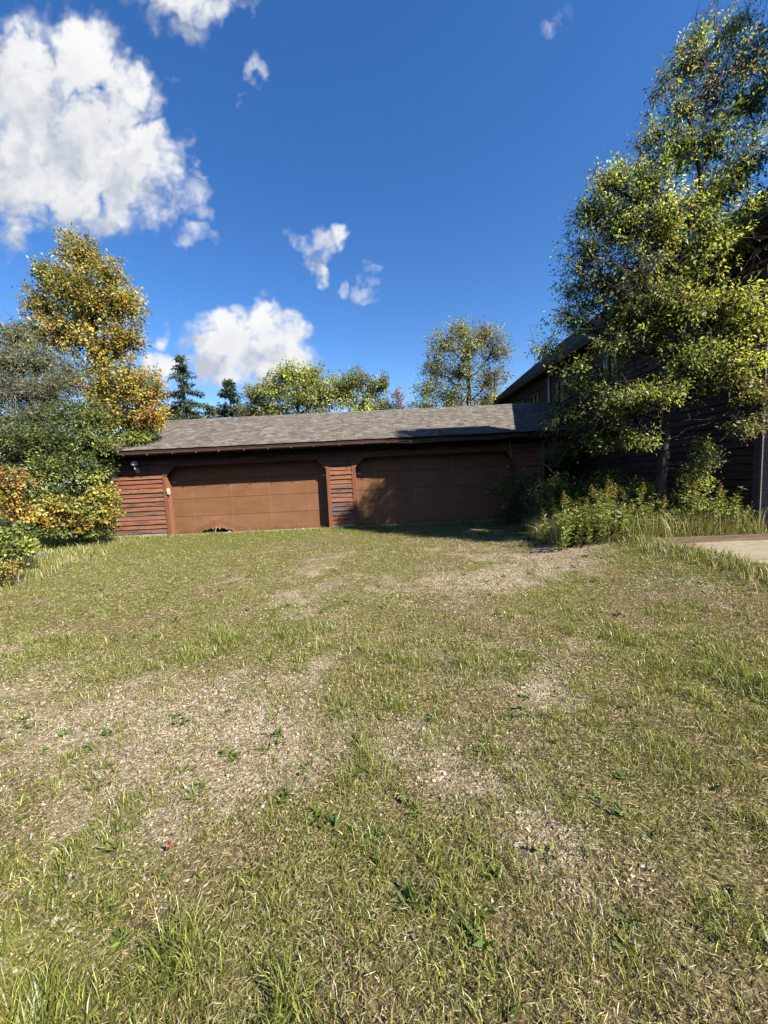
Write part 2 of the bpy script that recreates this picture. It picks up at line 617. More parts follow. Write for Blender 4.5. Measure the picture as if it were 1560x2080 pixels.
_tab = np.random.default_rng(3).random((64, 64))


def vnoise(x, y, s, off=0.0):
    x, y = np.asarray(x) / s + off, np.asarray(y) / s + off * 1.7
    xi, yi = np.floor(x).astype(int), np.floor(y).astype(int)
    fx, fy = x - xi, y - yi
    fx, fy = fx * fx * (3 - 2 * fx), fy * fy * (3 - 2 * fy)
    t = lambda i, j: _tab[i % 64, j % 64]
    return (t(xi, yi) * (1 - fx) + t(xi + 1, yi) * fx) * (1 - fy) + (t(xi, yi + 1) * (1 - fx) + t(xi + 1, yi + 1) * fx) * fy


def fbm(x, y, s, off=0.0, o=4):
    r, a, w = 0, 1.0, 0
    for i in range(o):
        r = r + a * vnoise(x, y, s, off + 3.1 * i)
        w += a
        a *= .55
        s *= .48
    return r / w


def terrain(x, y):
    x, y = np.asarray(x, float), np.asarray(y, float)
    z = .215 * sstep((x - 2.4) / 2.2) * sstep((y - 2.6) / 2.4) * (1 - .92 * sstep((y - 7.6) / 3.6))
    near = 1 - sstep((np.hypot(x, y - 6) - 16) / 8)
    flat = 1 - sstep((y - 11.2) / .8) * (1 - sstep((np.abs(x + 1.9) - 7.4) / .8))
    z = z + (fbm(x, y, 1.6, 5) - .5) * .07 * near * flat + (vnoise(x, y, .35, 9) - .5) * .018 * near * flat
    return z


def gz(x, y):
    return float(terrain(x, y))


def G(x, y, cx, cy, rx, ry):
    return np.exp(-((x - cx) / rx) ** 2 - ((y - cy) / ry) ** 2)


def gravel_share(x, y):
    g = .26 + .0 * x
    g = g + .42 * G(x, y, -2.2, 2.6, 1.8, .55) + .34 * G(x, y, -.9, 2.2, .9, .45) + .38 * G(x, y, .25, 2.1, .6, .35)
    g = g + .40 * G(x, y, 3.4, 6.8, 1.8, 1.0) + .30 * G(x, y, 1.6, 5.4, 1.6, .6) + .28 * G(x, y, 1.0, 8.2, 1.2, .7) + .22 * G(x, y, -1.3, 8.3, 1.2, .5)
    g = g + .30 * G(x, y, .75, 1.35, .4, .45) + .25 * G(x, y, 1.1, 2.7, .7, .3) + .15 * G(x, y, 0, 3.3, 1.5, .4)
    g = g - .55 * sstep((-x - 2.2 - .25 * (y - 6)) / 2.5) * sstep((y - 3.5) / 2) - .45 * sstep((y - 10.3) / 1.5) - .35 * sstep((x - 3.6) / 1.2) * sstep((y - 4) / 1) * (1 - sstep((y - 7.4) / 1))
    g = g - .25 * G(x, y, 1.9, 2.3, .5, 1.1) - .35 * G(x, y, -.1, 1.05, 1.5, .35) - .2 * G(x, y, -2.0, 4.0, 1.2, .7)
    g = g + (fbm(x, y, 1.3, 2) - .5) * .9 + (fbm(x, y, .33, 8) - .5) * .55
    return np.clip(g, 0, 1)


def green_share(x, y):
    g = .57 + .35 * sstep((-x - 1.5) / 4) * sstep((y - 4) / 4) + .35 * sstep((y - 10.4) / 1.4) + .35 * G(x, y, 2.3, 2.4, .7, 1.2)
    g = g + .25 * G(x, y, 0, 1.45, .35, .3) + .3 * G(x, y, -1.2, 1.05, .4, .25) + .45 * sstep((x - 3.2) / 1.4) * sstep((y - 3.6) / 1) + .16 * G(x, y, -1.4, 3.6, 1.3, .9)
    g = g + (fbm(x, y, .9, 4) - .5) * 1.0 + (fbm(x, y, .2, 6) - .5) * .9
    return np.clip(g, 0, 1)


def patio_inside(x, y):
    return (x > 4.72) & (y < 6.62) & (y > 2.0)


def build_ground():
    def axis(lo, hi, fine, outer):
        a = list(np.arange(lo, hi + 1e-6, fine))
        s, p, q = fine * 1.6, lo, hi
        left, right = [], []
        while q < outer:
            q += s
            p -= s
            right.append(q)
            left.append(p)
            s *= 1.45
        return np.array(left[::-1] + a + right)
    xs, ys = axis(-11, 9, .11, 900), axis(-1, 14, .11, 900)
    X, Y = np.meshgrid(xs, ys)
    Z = terrain(X, Y)
    nx, ny = len(xs), len(ys)
    V = np.stack([X.ravel(), Y.ravel(), Z.ravel()], 1)
    idx = np.arange(nx * ny).reshape(ny, nx)
    F = np.stack([idx[:-1, :-1].ravel(), idx[:-1, 1:].ravel(), idx[1:, 1:].ravel(), idx[1:, :-1].ravel()], 1)
    c = np.zeros((len(V), 3))
    c[:, 0] = gravel_share(V[:, 0], V[:, 1])
    c[:, 1] = green_share(V[:, 0], V[:, 1])
    o = link("ground", np_mesh("ground", V, F, c, True), M['ground'])
    tag(o, "dry lawn soil with worn gravel patches in front of the garage", None, None, "structure")


build_ground()


# ------------------------------------------------------------------ lap siding
def siding_board(parent, pts_b, pts_t, plane, mat, out=.044, thick=.010):
    """one lap board. pts_b/pts_t: (start, end) along the wall at the bottom and at the top edge, with z;
    plane(a, d, z) -> world point for distance a along the wall and d outwards"""
    (a0, a1, z0), (b0, b1, z1) = pts_b, pts_t
    j = random.uniform(-.004, .004)
    o0 = out + random.uniform(-.010, .008)
    P = [plane(a0, 0, z0 + j), plane(a1, 0, z0 - j), plane(a1, o0, z0 - j), plane(a0, o0, z0 + j),
         plane(b0, 0, z1), plane(b1, 0, z1), plane(b1, thick, z1), plane(b0, thick, z1)]
    c = Vector((0, 0, 0))
    for p in P:
        c += p
    c /= 8
    # local X runs along the board
    ax = (P[1] - P[0]).normalized()
    upv = Vector((0, 0, 1))
    dy = upv.cross(ax)
    R = Matrix((ax, dy, upv))
    L = [tuple(R @ (p - c)) for p in P]
    mb = MB()
    mb.poly(L, [(0, 1, 2, 3), (7, 6, 5, 4), (3, 2, 6, 7), (1, 5, 6, 2), (0, 3, 7, 4), (0, 4, 5, 1)])
    o = link("siding_board", mb.mesh("siding_board"), mat, parent, c)
    o.rotation_euler = (0, 0, math.atan2(ax.y, ax.x))
    return o


# ------------------------------------------------------------------ garage
GY = 12.2
GX0, GX1 = -8.85, 5.12
D1, D2 = (-6.80, -1.76), (-.84, 4.16)          # clear openings
DZ, CH = 2.20, .30                             # opening head and corner cut
PITCHB = .143
ROOF_R = 15.8


def opening_edge(z):
    """how far the cut corner reaches in from the jamb at height z"""
    return max(0.0, min(CH, (z - (DZ - CH)))) if z < DZ else None


def build_garage():
    g = root("garage", (-1.9, GY, 0), "long low brown cedar garage with two wide overhead doors and grey shingle roof", "garage")
    front = lambda a, d, z: Vector((a, GY - d, z))
    left = lambda a, d, z: Vector((GX0 - d, a, z))
    # framing behind the boards
    mb = MB()
    T = .10
    mb.box((GX0, GY, .10), (D1[0] - .01, GY + T, 2.62))
    mb.box((D1[1] + .01, GY, .10), (D2[0] - .01, GY + T, 2.62))
    mb.box((D2[1] + .01, GY, .10), (GX1, GY + T, 2.62))
    for d in (D1, D2):
        mb.box((d[0] - .01, GY + .002, DZ + .012), (d[1] + .01, GY + T - .002, 2.62))
        mb.prism_xz([(d[0] - .01, DZ - CH), (d[0] + CH, DZ + .012), (d[0] - .01, DZ + .012)], GY + .003, GY + T - .003)
        mb.prism_xz([(d[1] + .01, DZ - CH), (d[1] + .01, DZ + .012), (d[1] - CH, DZ + .012)], GY + .003, GY + T - .003)
    mb.box((GX0, GY + T, .1), (GX0 + .1, 19.3, 2.7))
    mb.box((GX0, 19.3, .1), (6.86, 19.4, 2.7))
    mb.box((GX1 - .1, GY + T, .1), (GX1, 19.3, 2.7))
    mb.box((GX1, 15.2, .0), (6.86, 15.3, 2.75))        # back of the recessed passage beside the house
    wall = mb_obj("wall", mb, M['sheath'], g)
    # gable triangle at the free end
    mb = MB()
    mb.poly([(GX0, GY, 2.62), (GX0, 19.4, 2.62), (GX0, ROOF_R, 4.08)], [(0, 2, 1)])
    mb_obj("gable", mb, M['siding'], g)
    # lap boards, one by one
    k, z = 0, .13
    while z < 2.60:
        z1 = min(z + PITCHB + .012, 2.62)
        za, zb = z, z + PITCHB

        def edge(dx, side, zz):
            e = min(max(zz - (DZ - CH), 0), CH)
            return e
        if za < DZ:
            e0, e1 = edge(0, 0, za), edge(0, 0, min(zb, DZ))
            spans = [((GX0, D1[0] - .11 + e0), (GX0, D1[0] - .11 + e1)),
                     ((D1[1] + .11 - e0, D2[0] - .11 + e0), (D1[1] + .11 - e1, D2[0] - .11 + e1)),
                     ((D2[1] + .11 - e0, GX1), (D2[1] + .11 - e1, GX1))]
        else:
            cuts = [GX0] + sorted(random.uniform(GX0 + 2, GX1 - 2) for _ in range(2)) + [GX1]
            if za < DZ + .13:
                cuts = [GX0, GX1]
            spans = [((cuts[i] + .003, cuts[i + 1] - .003),) * 2 for i in range(len(cuts) - 1)]
        for (b0, b1), (t0, t1) in spans:
            siding_board(wall, (b0, b1, za), (t0, t1, z1), front, M['siding'])
        siding_board(wall, (19.3, GY, za), (19.3, GY, z1), left, M['siding'])
        z += PITCHB
    # corner boards
    for x0, x1 in ((GX0 - .05, GX0 + .06), (GX1 - .09, GX1 + .004)):
        mb = MB()
        mb.box((x0, GY - .048, .1), (x1, GY - .001, 2.6))
        mb_obj("corner_board", mb, M['trim'], g)
    # footing
    mb = MB()
    for a, b in ((GX0 - .02, D1[0] - .06), (D1[1] + .06, D2[0] - .06), (D2[1] + .06, GX1 + .02)):
        mb.box((a, GY - .012, -.3), (b, GY + .16, .125))
    mb.box((D1[0] - .06, GY + .05, -.3), (D1[1] + .06, GY + .6, .012))
    mb.box((D2[0] - .06, GY + .05, -.3), (D2[1] + .06, GY + .6, .012))
    mb_obj("footing", mb, M['concrete'], g)
    mb = MB()
    mb.box((GX0 + .1, GY + .6, -.2), (GX1 - .1, 19.3, .0))
    mb_obj("floor_slab", mb, M['concrete'], g)

    # door frames and doors
    for di, (a, b) in enumerate((D1, D2)):
        w = .115
        fr = MB()     # reveal lining
        y0, y1 = GY - .028, GY + .27
        fr.box((a - .022, y0 + .004, .0), (a, y1, DZ - CH))
        fr.box((b, y0 + .004, .0), (b + .022, y1, DZ - CH))
        fr.box((a + CH, y0 + .004, DZ), (b - CH, y1, DZ + .022))
        fr.hexa([(a - .022, y0 + .004, DZ - CH), (a + CH, y0 + .004, DZ), (a + CH, y1, DZ), (a - .022, y1, DZ - CH),
                 (a - .022, y0 + .004, DZ - CH + .03), (a + CH, y0 + .004, DZ + .022), (a + CH, y1, DZ + .022), (a - .022, y1, DZ - CH + .03)])
        fr.hexa([(b - CH, y0 + .004, DZ), (b + .022, y0 + .004, DZ - CH), (b + .022, y1, DZ - CH), (b - CH, y1, DZ),
                 (b - CH, y0 + .004, DZ + .022), (b + .022, y0 + .004, DZ - CH + .03), (b + .022, y1, DZ - CH + .03), (b - CH, y1, DZ + .022)])
        frame = mb_obj("door_frame", fr, M['trim'], g, ((a + b) / 2, GY, 0))

        def trimb(pts, ext=.046):
            m_ = MB()
            m_.prism_xz(pts, GY - ext, GY - .001)
            # grain along the board: rotate so that local X follows its long side
            p = [Vector((x, 0, z)) for x, z in pts]
            c = sum(p, Vector()) / len(p) + Vector((0, GY, 0))
            d = max(((p[(i + 1) % len(p)] - p[i]) for i in range(len(p))), key=lambda q: q.length).normalized()
            R = Matrix((d, Vector((0, 1, 0)), d.cross(Vector((0, 1, 0)))))
            m_.v = [tuple(R @ (Vector(q) - c)) for q in m_.v]
            o = link("trim_board", m_.mesh("trim_board"), M['trim'], frame, c)
            o.rotation_mode = 'QUATERNION'
            o.rotation_quaternion = R.transposed().to_quaternion()
        k = CH
        trimb([(a - w, .03), (a - .001, .03), (a - .001, DZ - k), (a - w, DZ - k + .03)])
        trimb([(b + .001, .03), (b + w, .03), (b + w, DZ - k + .03), (b + .001, DZ - k)])
        trimb([(a - w + .002, DZ - k + .034), (a + .001, DZ - k + .002), (a + k - .002, DZ + .002), (a + k - .035, DZ + w)])
        trimb([(b - .001, DZ - k + .002), (b + w - .002, DZ - k + .034), (b - k + .035, DZ + w), (b - k + .002, DZ + .002)])
        trimb([(a + k, DZ + .002), (b - k, DZ + .002), (b - k + .033, DZ + w), (a + k - .033, DZ + w)], .052)
        # overhead door: four sections
        dr = root("garage_door", ((a + b) / 2, GY + .24, 0), None, None)
        dr.parent = g
        dr.location = WL[dr.name] - WL[g.name]
        if di == 0:
            dr["label"] = "sunlit brown overhead door with its bottom edge torn and curled"
        else:
            dr["label"] = "brown overhead door mostly in shade"
        sh = (DZ + .10) / 4
        for s in range(4):
            z0, z1 = .012 + s * sh, .012 + (s + 1) * sh - .010
            nx = 120 if (di == 0 and s == 0) else 24
            nz = 14 if (di == 0 and s == 0) else 3
            xs = np.linspace(a - .06, b + .06, nx + 1)
            tz = np.linspace(0, 1, nz + 1)
            V, F = [], []
            yb = GY + .24
            for iz, t in enumerate(tz):
                for x in xs:
                    zl = z0
                    y = yb + .006 * math.sin(x * 2.1 + s) * math.sin(t * 3.1)
                    if di == 0 and s == 0:
                        # torn, curled bottom edge
                        u_ = (x + 5.45) / .62
                        lift = .155 * max(0.0, 1 - abs(u_) ** 2.2) * (1 + .25 * math.sin(x * 31) * .6 + .2 * math.sin(x * 57))
                        wob = lift * (1 - t) ** 4
                        y -= .10 * math.exp(-((x + 5.45) / .75) ** 2) * (1 - t) ** 1.1
                        y -= .035 * math.exp(-((x + 5.45) / .16) ** 2) * (1 - t)
                        zl += wob
                    V.append((x, y, zl + (z1 - z0) * t if di == 0 and s == 0 and t < 1 else z0 + (z1 - z0) * t))
            n = nx + 1
            for iz in range(nz):
                for ix in range(nx):
                    F.append((iz * n + ix, iz * n + ix + 1, (iz + 1) * n + ix + 1, (iz + 1) * n + ix))
            nV = len(V)
            for (x, y, z) in list(V):
                V.append((x, y + .034, z))
            Fb = [tuple(reversed([i + nV for i in f])) for f in F]
            rim = list(range(n)) + [n * i + nx for i in range(1, nz + 1)] + [n * nz + i for i in range(nx - 1, -1, -1)] + [n * i for i in range(nz - 1, 0, -1)]
            Fr = [(rim[(i + 1) % len(rim)], rim[i], rim[i] + nV, rim[(i + 1) % len(rim)] + nV) for i in range(len(rim))]
            c = Vector(((a + b) / 2, yb, (z0 + z1) / 2))
            V = np.array(V) - np.array(c)
            me = bpy.data.meshes.new("door_panel")
            me.from_pydata(V.tolist(), [], F + Fb + Fr)
            st = me.attributes.new("stain", 'FLOAT', 'POINT')
            st.data.foreach_set("value", np.full(len(V), (2.0 if di == 0 else 1.0) if s == 0 else 0.0, dtype=np.float32))
            me.update()
            link("door_panel", me, M['door'], dr, c)
        # hinge-side weather strips and tracks
        for x in (a - .008, b + .008):
            m_ = MB()
            m_.box((x - .012, GY + .19, .0), (x + .012, GY + .232, DZ - CH * .4))
            mb_obj("weather_strip", m_, M['htrim'], dr)
        for x in (a + .10, b - .12):
            m_ = MB()
            m_.box((x - .06, GY + .222, 1.70), (x + .06, GY + .2385, 1.722))
            m_.tube([(x, GY + .215, 1.711), (x, GY + .24, 1.711)], .012, 8)
            mb_obj("latch", m_, M['metal'], dr)
        if di == 0:   # rods showing in the tear
            m_ = MB()
            m_.tube([(-5.50, GY + .14, .012), (-5.42, GY + .10, .20)], .010, 6)
            mb_obj("bent_strut", m_, M['white'], dr)
            m_ = MB()
            m_.tube([(-4.98, GY + .16, .012), (-5.06, GY + .15, .07)], .008, 6)
            mb_obj("bent_strut", m_, M['white'], dr)
    # dark room behind is closed by its walls; ceiling
    mb = MB()
    mb.box((GX0 + .1, GY + .3, 2.62), (GX1 - .1, 19.3, 2.66))
    mb_obj("ceiling_board", mb, M['sheath'], g)

    # roof: deck, shingles, ridge cap, fascia, soffit
    EV, EZ, RZ = 11.80, 2.72, 4.21          # eave line, its height, ridge height
    X0, X1 = GX0 - .36, 6.86
    mb = MB()
    mb.poly([(X0, EV, EZ), (X1, EV, EZ), (X1, ROOF_R, RZ), (X0, ROOF_R, RZ), (X0, 19.8, EZ), (X1, 19.8, EZ),
             (X0, EV, EZ - .05), (X1, EV, EZ - .05), (X1, ROOF_R, RZ - .06), (X0, ROOF_R, RZ - .06), (X0, 19.8, EZ - .05), (X1, 19.8, EZ - .05)],
            [(0, 1, 2, 3), (3, 2, 5, 4), (7, 6, 9, 8), (8, 9, 10, 11), (0, 6, 7, 1), (4, 5, 11, 10), (0, 3, 9, 6), (3, 4, 10, 9), (1, 7, 8, 2), (2, 8, 11, 5)])
    deck = mb_obj("roof", mb, M['fascia'], g)
    shingle_field("shingles", deck, Vector((X0 - .02, EV - .04, EZ + .006)), Vector((1, 0, 0)), X1 - X0 + .02, Vector((0, ROOF_R - EV, RZ - EZ)), .135)
    shingle_field("shingles", deck, Vector((X1, 19.84, EZ + .006)), Vector((-1, 0, 0)), X1 - X0 + .02, Vector((0, -(19.8 - ROOF_R), RZ - EZ)), .135)
    n = 42
    V, F, C = [], [], []
    for i in range(n):
        xa, xb = X0 + (X1 - X0) * i / n, X0 + (X1 - X0) * (i + 1) / n + .02
        k = len(V)
        z = RZ + .022 + .003 * (i % 2)
        V += [(xa, ROOF_R - .13, z - .050), (xb, ROOF_R - .13, z - .050), (xb, ROOF_R, z), (xa, ROOF_R, z), (xb, ROOF_R + .13, z - .05), (xa, ROOF_R + .13, z - .05)]
        F += [(k, k + 1, k + 2, k + 3), (k + 3, k + 2, k + 4, k + 5)]
        C += [SH_PAL[random.randrange(len(SH_PAL))]] * 6
    link("ridge_cap", np_mesh("ridge_cap", np.array(V) - np.array(WL[deck.name]), F, np.array(C)), M['shingle'], deck, WL[deck.name])
    mb = MB()
    mb.box((X0, EV + .012, EZ - .20), (X1, EV + .045, EZ - .052))
    mb_obj("fascia_board", mb, M['fascia'], g)
    mb = MB()
    mb.box((X0, EV + .047, EZ - .10), (X1, GY + .05, EZ - .085))
    mb_obj("soffit", mb, M['fascia'], g)
    mb = MB()
    for s in (0,):
        mb.hexa([(X0 - .03, EV, EZ - .2), (X0 + .002, EV, EZ - .2), (X0 + .002, ROOF_R, RZ - .22), (X0 - .03, ROOF_R, RZ - .22),
                 (X0 - .03, EV, EZ - .03), (X0 + .002, EV, EZ - .03), (X0 + .002, ROOF_R, RZ - .02), (X0 - .03, ROOF_R, RZ - .02)])
    mb_obj("rake_board", mb, M['fascia'], g)

    # gutter: half-round trough hung below the shingles, sagging towards the house
    prof = [(-.002, .062), (-.012, .066), (-.118, .066), (-.126, .058), (-.122, .046), (-.112, .030), (-.108, -.010), (-.095, -.034), (-.060, -.046), (-.020, -.046), (-.004, -.03), (-.002, .0)]
    inner = [(-.012, .05), (-.105, .05), (-.098, -.008), (-.088, -.026), (-.06, -.036), (-.02, -.036)]
    prof2 = [(-.003, .06), (-.003, -.03), (-.02, -.046), (-.06, -.046), (-.095, -.034), (-.108, -.010), (-.112, .030), (-.124, .046), (-.126, .062), (-.114, .062), (-.102, .034), (-.097, -.004), (-.086, -.026), (-.058, -.036), (-.022, -.036), (-.013, -.024), (-.013, .06)]
    xs = np.concatenate([np.linspace(X0 + .02, 0, 12), np.linspace(.4, 4.4, 14)])
    V, F = [], []
    m_ = len(prof2)
    for x in xs:
        sag = .0
        tw = 0.0
        if x > .2:
            sag = .035 * sstep((x - .2) / 1.2) + .022 * math.sin(x * 2.6) * sstep((x - .4) / 1)
            tw = .35 * float(sstep((x - .1) / .6) * (1 - sstep((x - 1.7) / .8)))
        for (dy, dz) in prof2:
            c_, s_ = math.cos(tw), math.sin(tw)
            V.append((x, EV + .008 + dy * c_ - dz * s_ * .3, EZ - .105 + dz + dy * s_ - float(sag)))
    for i in range(len(xs) - 1):
        for k in range(m_):
            k2 = (k + 1) % m_
            F.append((i * m_ + k, (i + 1) * m_ + k, (i + 1) * m_ + k2, i * m_ + k2))
    F.append(tuple(range(m_)))
    F.append(tuple(reversed(range((len(xs) - 1) * m_, len(xs) * m_))))
    mb = MB()
    mb.v, mb.f = V, F
    gut = mb_obj("gutter", mb, M['gutter'], g)
    for i in range(17):
        x = X0 + .75 + i * .72 + random.uniform(-.04, .04)
        if x > 4.3:
            break
        hz = EZ - .105 - (.03 if x > 1 else 0)
        m2 = MB()
        m2.box((x - .009, EV - .110, hz - .054), (x + .009, EV - .040, hz - .047))
        m2.box((x - .009, EV - .118, hz - .054), (x + .009, EV - .110, hz - .020))
        mb_obj("gutter_hanger", m2, M['greywood'], gut)
    # loose cable hanging beside the second door
    m2 = MB()
    m2.tube([(4.02, GY - .07, 2.58), (4.03, GY - .10, 2.35), (4.06, GY - .075, 2.12), (4.05, GY - .06, 1.9)], .006, 5)
    mb_obj("cable", m2, M['metal'], g)
    return g


SH_PAL = [(.180, .155, .132), (.205, .180, .155), (.150, .128, .110), (.235, .210, .182), (.190, .168, .150), (.165, .148, .132), (.215, .182, .148), (.26, .235, .205)]


def shingle_field(name, parent, o, ax, length, up, expo, tab=.20, mat=None, pal=None):
    """courses of laminated tabs, thickest at their lower edge; each with its own tone"""
    pal = pal or SH_PAL
    L = up.length
    u = up.normalized()
    nrm = ax.cross(u).normalized()
    n = max(2, int(round(L / expo)))
    e = L / n
    V, F, C = [], [], []
    po = WL[parent.name]
    for i in range(n):
        x = -random.uniform(0, tab)
        while x < length:
            w = tab * random.uniform(.35, 1.15)
            a, b = max(0.0, x), min(length, x + w)
            x += w
            if b - a < .01:
                continue
            t = random.choice((.006, .011, .016))
            lo = o + u * (e * i + random.uniform(-.006, .004)) - po
            hi = o + u * min(L, e * (i + 1) + .012) - po
            p = [lo + ax * a, lo + ax * b, lo + ax * b + nrm * t, lo + ax * a + nrm * t, hi + ax * b + nrm * .001, hi + ax * a + nrm * .001]
            k = len(V)
            V += [tuple(q) for q in p]
            F += [(k, k + 1, k + 2, k + 3), (k + 3, k + 2, k + 4, k + 5)]
            c = np.array(random.choice(pal)) * random.uniform(.62, .88)
            C += [tuple(c)] * 6
    ob = link(name, np_mesh(name, np.array(V), F, np.array(C)), mat or M['shingle'], parent, po)
    ob["kind"] = "stuff"
    return ob


build_garage()


def build_fittings():
    # dusk-to-dawn lamp on the wall left of the first door
    p = at(273, 943, 12.0)
    s = root("security_light", (p.x, GY - .03, p.z - .16), "grey security lamp with round clear lens on the garage wall", "lamp")
    m = MB()
    m.box((p.x - .05, GY - .075, p.z - .27), (p.x + .05, GY - .032, p.z - .10))
    mb_obj("mounting_plate", m, M['metal'], s)
    m = MB()
    m.tube([(p.x, GY - .075, p.z - .18), (p.x, GY - .17, p.z - .18), (p.x, GY - .20, p.z - .15), (p.x, GY - .20, p.z - .06)], .026, 10)
    mb_obj("arm", m, M['metal'], s, None, True)
    m = MB()
    pr = [(.03, -.075), (.075, -.06), (.10, -.02), (.108, .02), (.095, .06), (.06, .09), (.0, .10)]
    for k, (r, dz) in enumerate(pr):
        for q in range(16):
            t = 2 * math.pi * q / 16
            m.v.append((p.x + r * math.cos(t), GY - .20 + r * math.sin(t), p.z + dz))
    for k in range(len(pr) - 1):
        for q in range(16):
            m.f.append((k * 16 + q, k * 16 + (q + 1) % 16, (k + 1) * 16 + (q + 1) % 16, (k + 1) * 16 + q))
    h = mb_obj("lens", m, M['lens'], s, None, True)
    m = MB()
    m.tube([(p.x, GY - .20, p.z + .095), (p.x, GY - .20, p.z + .135)], [.045, .04], 10)
    mb_obj("photocell", m, M['fascia'], s)
    # keypad on the jamb
    p = at(343, 998, 12.15)
    k = root("keypad", (p.x, GY - .05, p.z), "small cream keypad box on the left jamb of the sunlit door", "keypad")
    m = MB()
    m.box((p.x - .04, GY - .088, p.z - .09), (p.x + .04, GY - .047, p.z + .09))
    mb_obj("case", m, M['cream'], k)
    m = MB()
    m.hexa([(p.x - .043, GY - .098, p.z - .02), (p.x + .043, GY - .098, p.z - .02), (p.x + .043, GY - .0885, p.z - .02), (p.x - .043, GY - .0885, p.z - .02),
            (p.x - .043, GY - .092, p.z + .093), (p.x + .043, GY - .092, p.z + .093), (p.x + .043, GY - .0885, p.z + .093), (p.x - .043, GY - .0885, p.z + .093)])
    mb_obj("cover", m, M['cream'], k)


build_fittings()

# ------------------------------------------------------------------ house
HX, HY0, HY1 = 6.90, 7.00, 22.6
HXR = 15.1
EX, EZH = 6.46, 5.50          # eave line
SL = .77
RX = 11.0
RZH = EZH + SL * (RX - EX)


def build_house():
    h = root("house", (HX, HY0, .1), "tall dark brown cedar house with steep shingle roof behind the leafy tree", "house")
    side = lambda a, d, z: Vector((HX - d, a, z))
    frontp = lambda a, d, z: Vector((a, HY0 - d, z))
    WT_ = 5.62
    wz = lambda x: EZH + SL * (x - EX) - .12
    mb = MB()
    mb.prism_xz([(HX, -.2), (HXR, -.2), (HXR, WT_), (RX, wz(RX)), (HX, WT_)], HY0, HY1)
    wall = mb_obj("wall", mb, M['sheath'], h)
    # windows on the long side: (u0, v0, u1, v1) outlines seen between the leaves -> wall coordinates
    wins = [(14.55, 15.35, 3.92, 4.82), (16.9, 17.6, 3.95, 4.80), (18.6, 19.3, 3.95, 4.80), (11.3, 12.1, 4.05, 5.15)]
    k, z = 0, .16
    while z < WT_ - .02:
        z1 = min(z + .150 + .012, WT_)
        segs = [(HY0 + .11, HY1)]
        for (w0, w1, a, b) in wins:
            if z1 > a - .05 and z < b + .05:
                segs = [s for (p, q) in segs for s in ((p, min(q, w0 - .1)), (max(p, w1 + .1), q)) if s[1] - s[0] > .02]
        for (p, q) in segs:
            cuts = [p]
            while q - cuts[-1] > 5.2:
                cuts.append(cuts[-1] + random.uniform(2.6, 4.9))
            cuts.append(q)
            for i in range(len(cuts) - 1):
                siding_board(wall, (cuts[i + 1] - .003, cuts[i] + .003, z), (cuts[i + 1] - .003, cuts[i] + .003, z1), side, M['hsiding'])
        z += .150
    z = .16
    while z < wz(RX) - .05:
        lim = lambda zz: (max(HX, EX + (zz + .12 - EZH) / SL), min(HXR, 2 * RX - EX - (zz + .12 - EZH) / SL))
        (a0, a1), (b0, b1) = lim(z), lim(z + .15)
        if b1 - b0 > .05:
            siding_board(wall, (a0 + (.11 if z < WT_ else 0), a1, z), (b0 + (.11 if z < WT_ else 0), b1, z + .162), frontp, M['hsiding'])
        z += .15
    for (w0, w1, a, b) in wins:
        m = MB()
        t = .085
        for (p, q, r, s) in ((w0 - t, w0, a - t, b + t), (w1, w1 + t, a - t, b + t), (w0, w1, b, b + t), (w0, w1, a - t, a), ((w0 + w1) / 2 - .02, (w0 + w1) / 2 + .02, a, b)):
            m.box((HX - .05, p, r), (HX + .02, q, s))
        f = mb_obj("window", m, M['htrim'], h, (HX, (w0 + w1) / 2, (a + b) / 2))
        m = MB()
        m.box((HX - .018, w0, a), (HX - .008, w1, b))
        mb_obj("pane", m, M['glass'], f)
    # corner boards: one on each face
    m = MB()
    m.box((HX - .05, HY0 + .002, .12), (HX - .001, HY0 + .11, WT_ - .02))
    mb_obj("corner_board", m, M['htrim'], h)
    m = MB()
    m.box((HX - .05, HY0 - .05, .12), (HX + .11, HY0 - .001, WT_ - .02))
    mb_obj("corner_board", m, M['greywood'], h)
    m = MB()
    m.tube([(HX - .09, 15.7, 5.35), (HX - .09, 15.7, 4.2)], .035, 8)
    mb_obj("downspout", m, M['white'], h)
    # roof
    OV = .42
    Y0, Y1 = HY0 - OV, HY1 + OV
    tz = .14
    m = MB()
    xr = 2 * RX - EX
    m.prism_xz([(EX, EZH - tz), (RX, RZH - tz * 1.25), (xr, EZH - tz), (xr, EZH), (RX, RZH), (EX, EZH)], Y0, Y1)
    roof = mb_obj("roof", m, M['fascia'], h)
    shingle_field("shingles", roof, Vector((EX - .03, Y1 + .02, EZH - .015)), Vector((0, -1, 0)), Y1 - Y0 + .04, Vector((RX - EX + .03, 0, RZH - EZH + .02)), .15)
    m = MB()
    m.prism_xz([(EX - .03, EZH - .16), (RX, RZH - .17), (RX, RZH + .01), (EX - .03, EZH - .002)], Y0 - .032, Y0 - .002)
    mb_obj("rake_board", m, M['white'], roof)
    m = MB()
    m.prism_xz([(RX, RZH - .17), (xr + .03, EZH - .16), (xr + .03, EZH - .002), (RX, RZH + .01)], Y0 - .032, Y0 - .002)
    mb_obj("rake_board", m, M['white'], roof)
    m = MB()
    m.box((EX - .028, Y0, EZH - .19), (EX - .002, Y1, EZH - .03))
    mb_obj("fascia_board", m, M['fascia'], roof)
    m = MB()
    m.box((EX, Y0, EZH - .17), (HX + .02, Y1, EZH - .155))
    mb_obj("soffit", m, M['fascia'], roof)
    # chimney chase on the front gable
    cx0, cx1, cy0, cy1, cz = 7.34, 9.55, 6.59, 7.40, 10.15
    m = MB()
    m.box((cx0 + .03, cy0 + .03, .05), (cx1 - .03, cy1 - .03, cz))
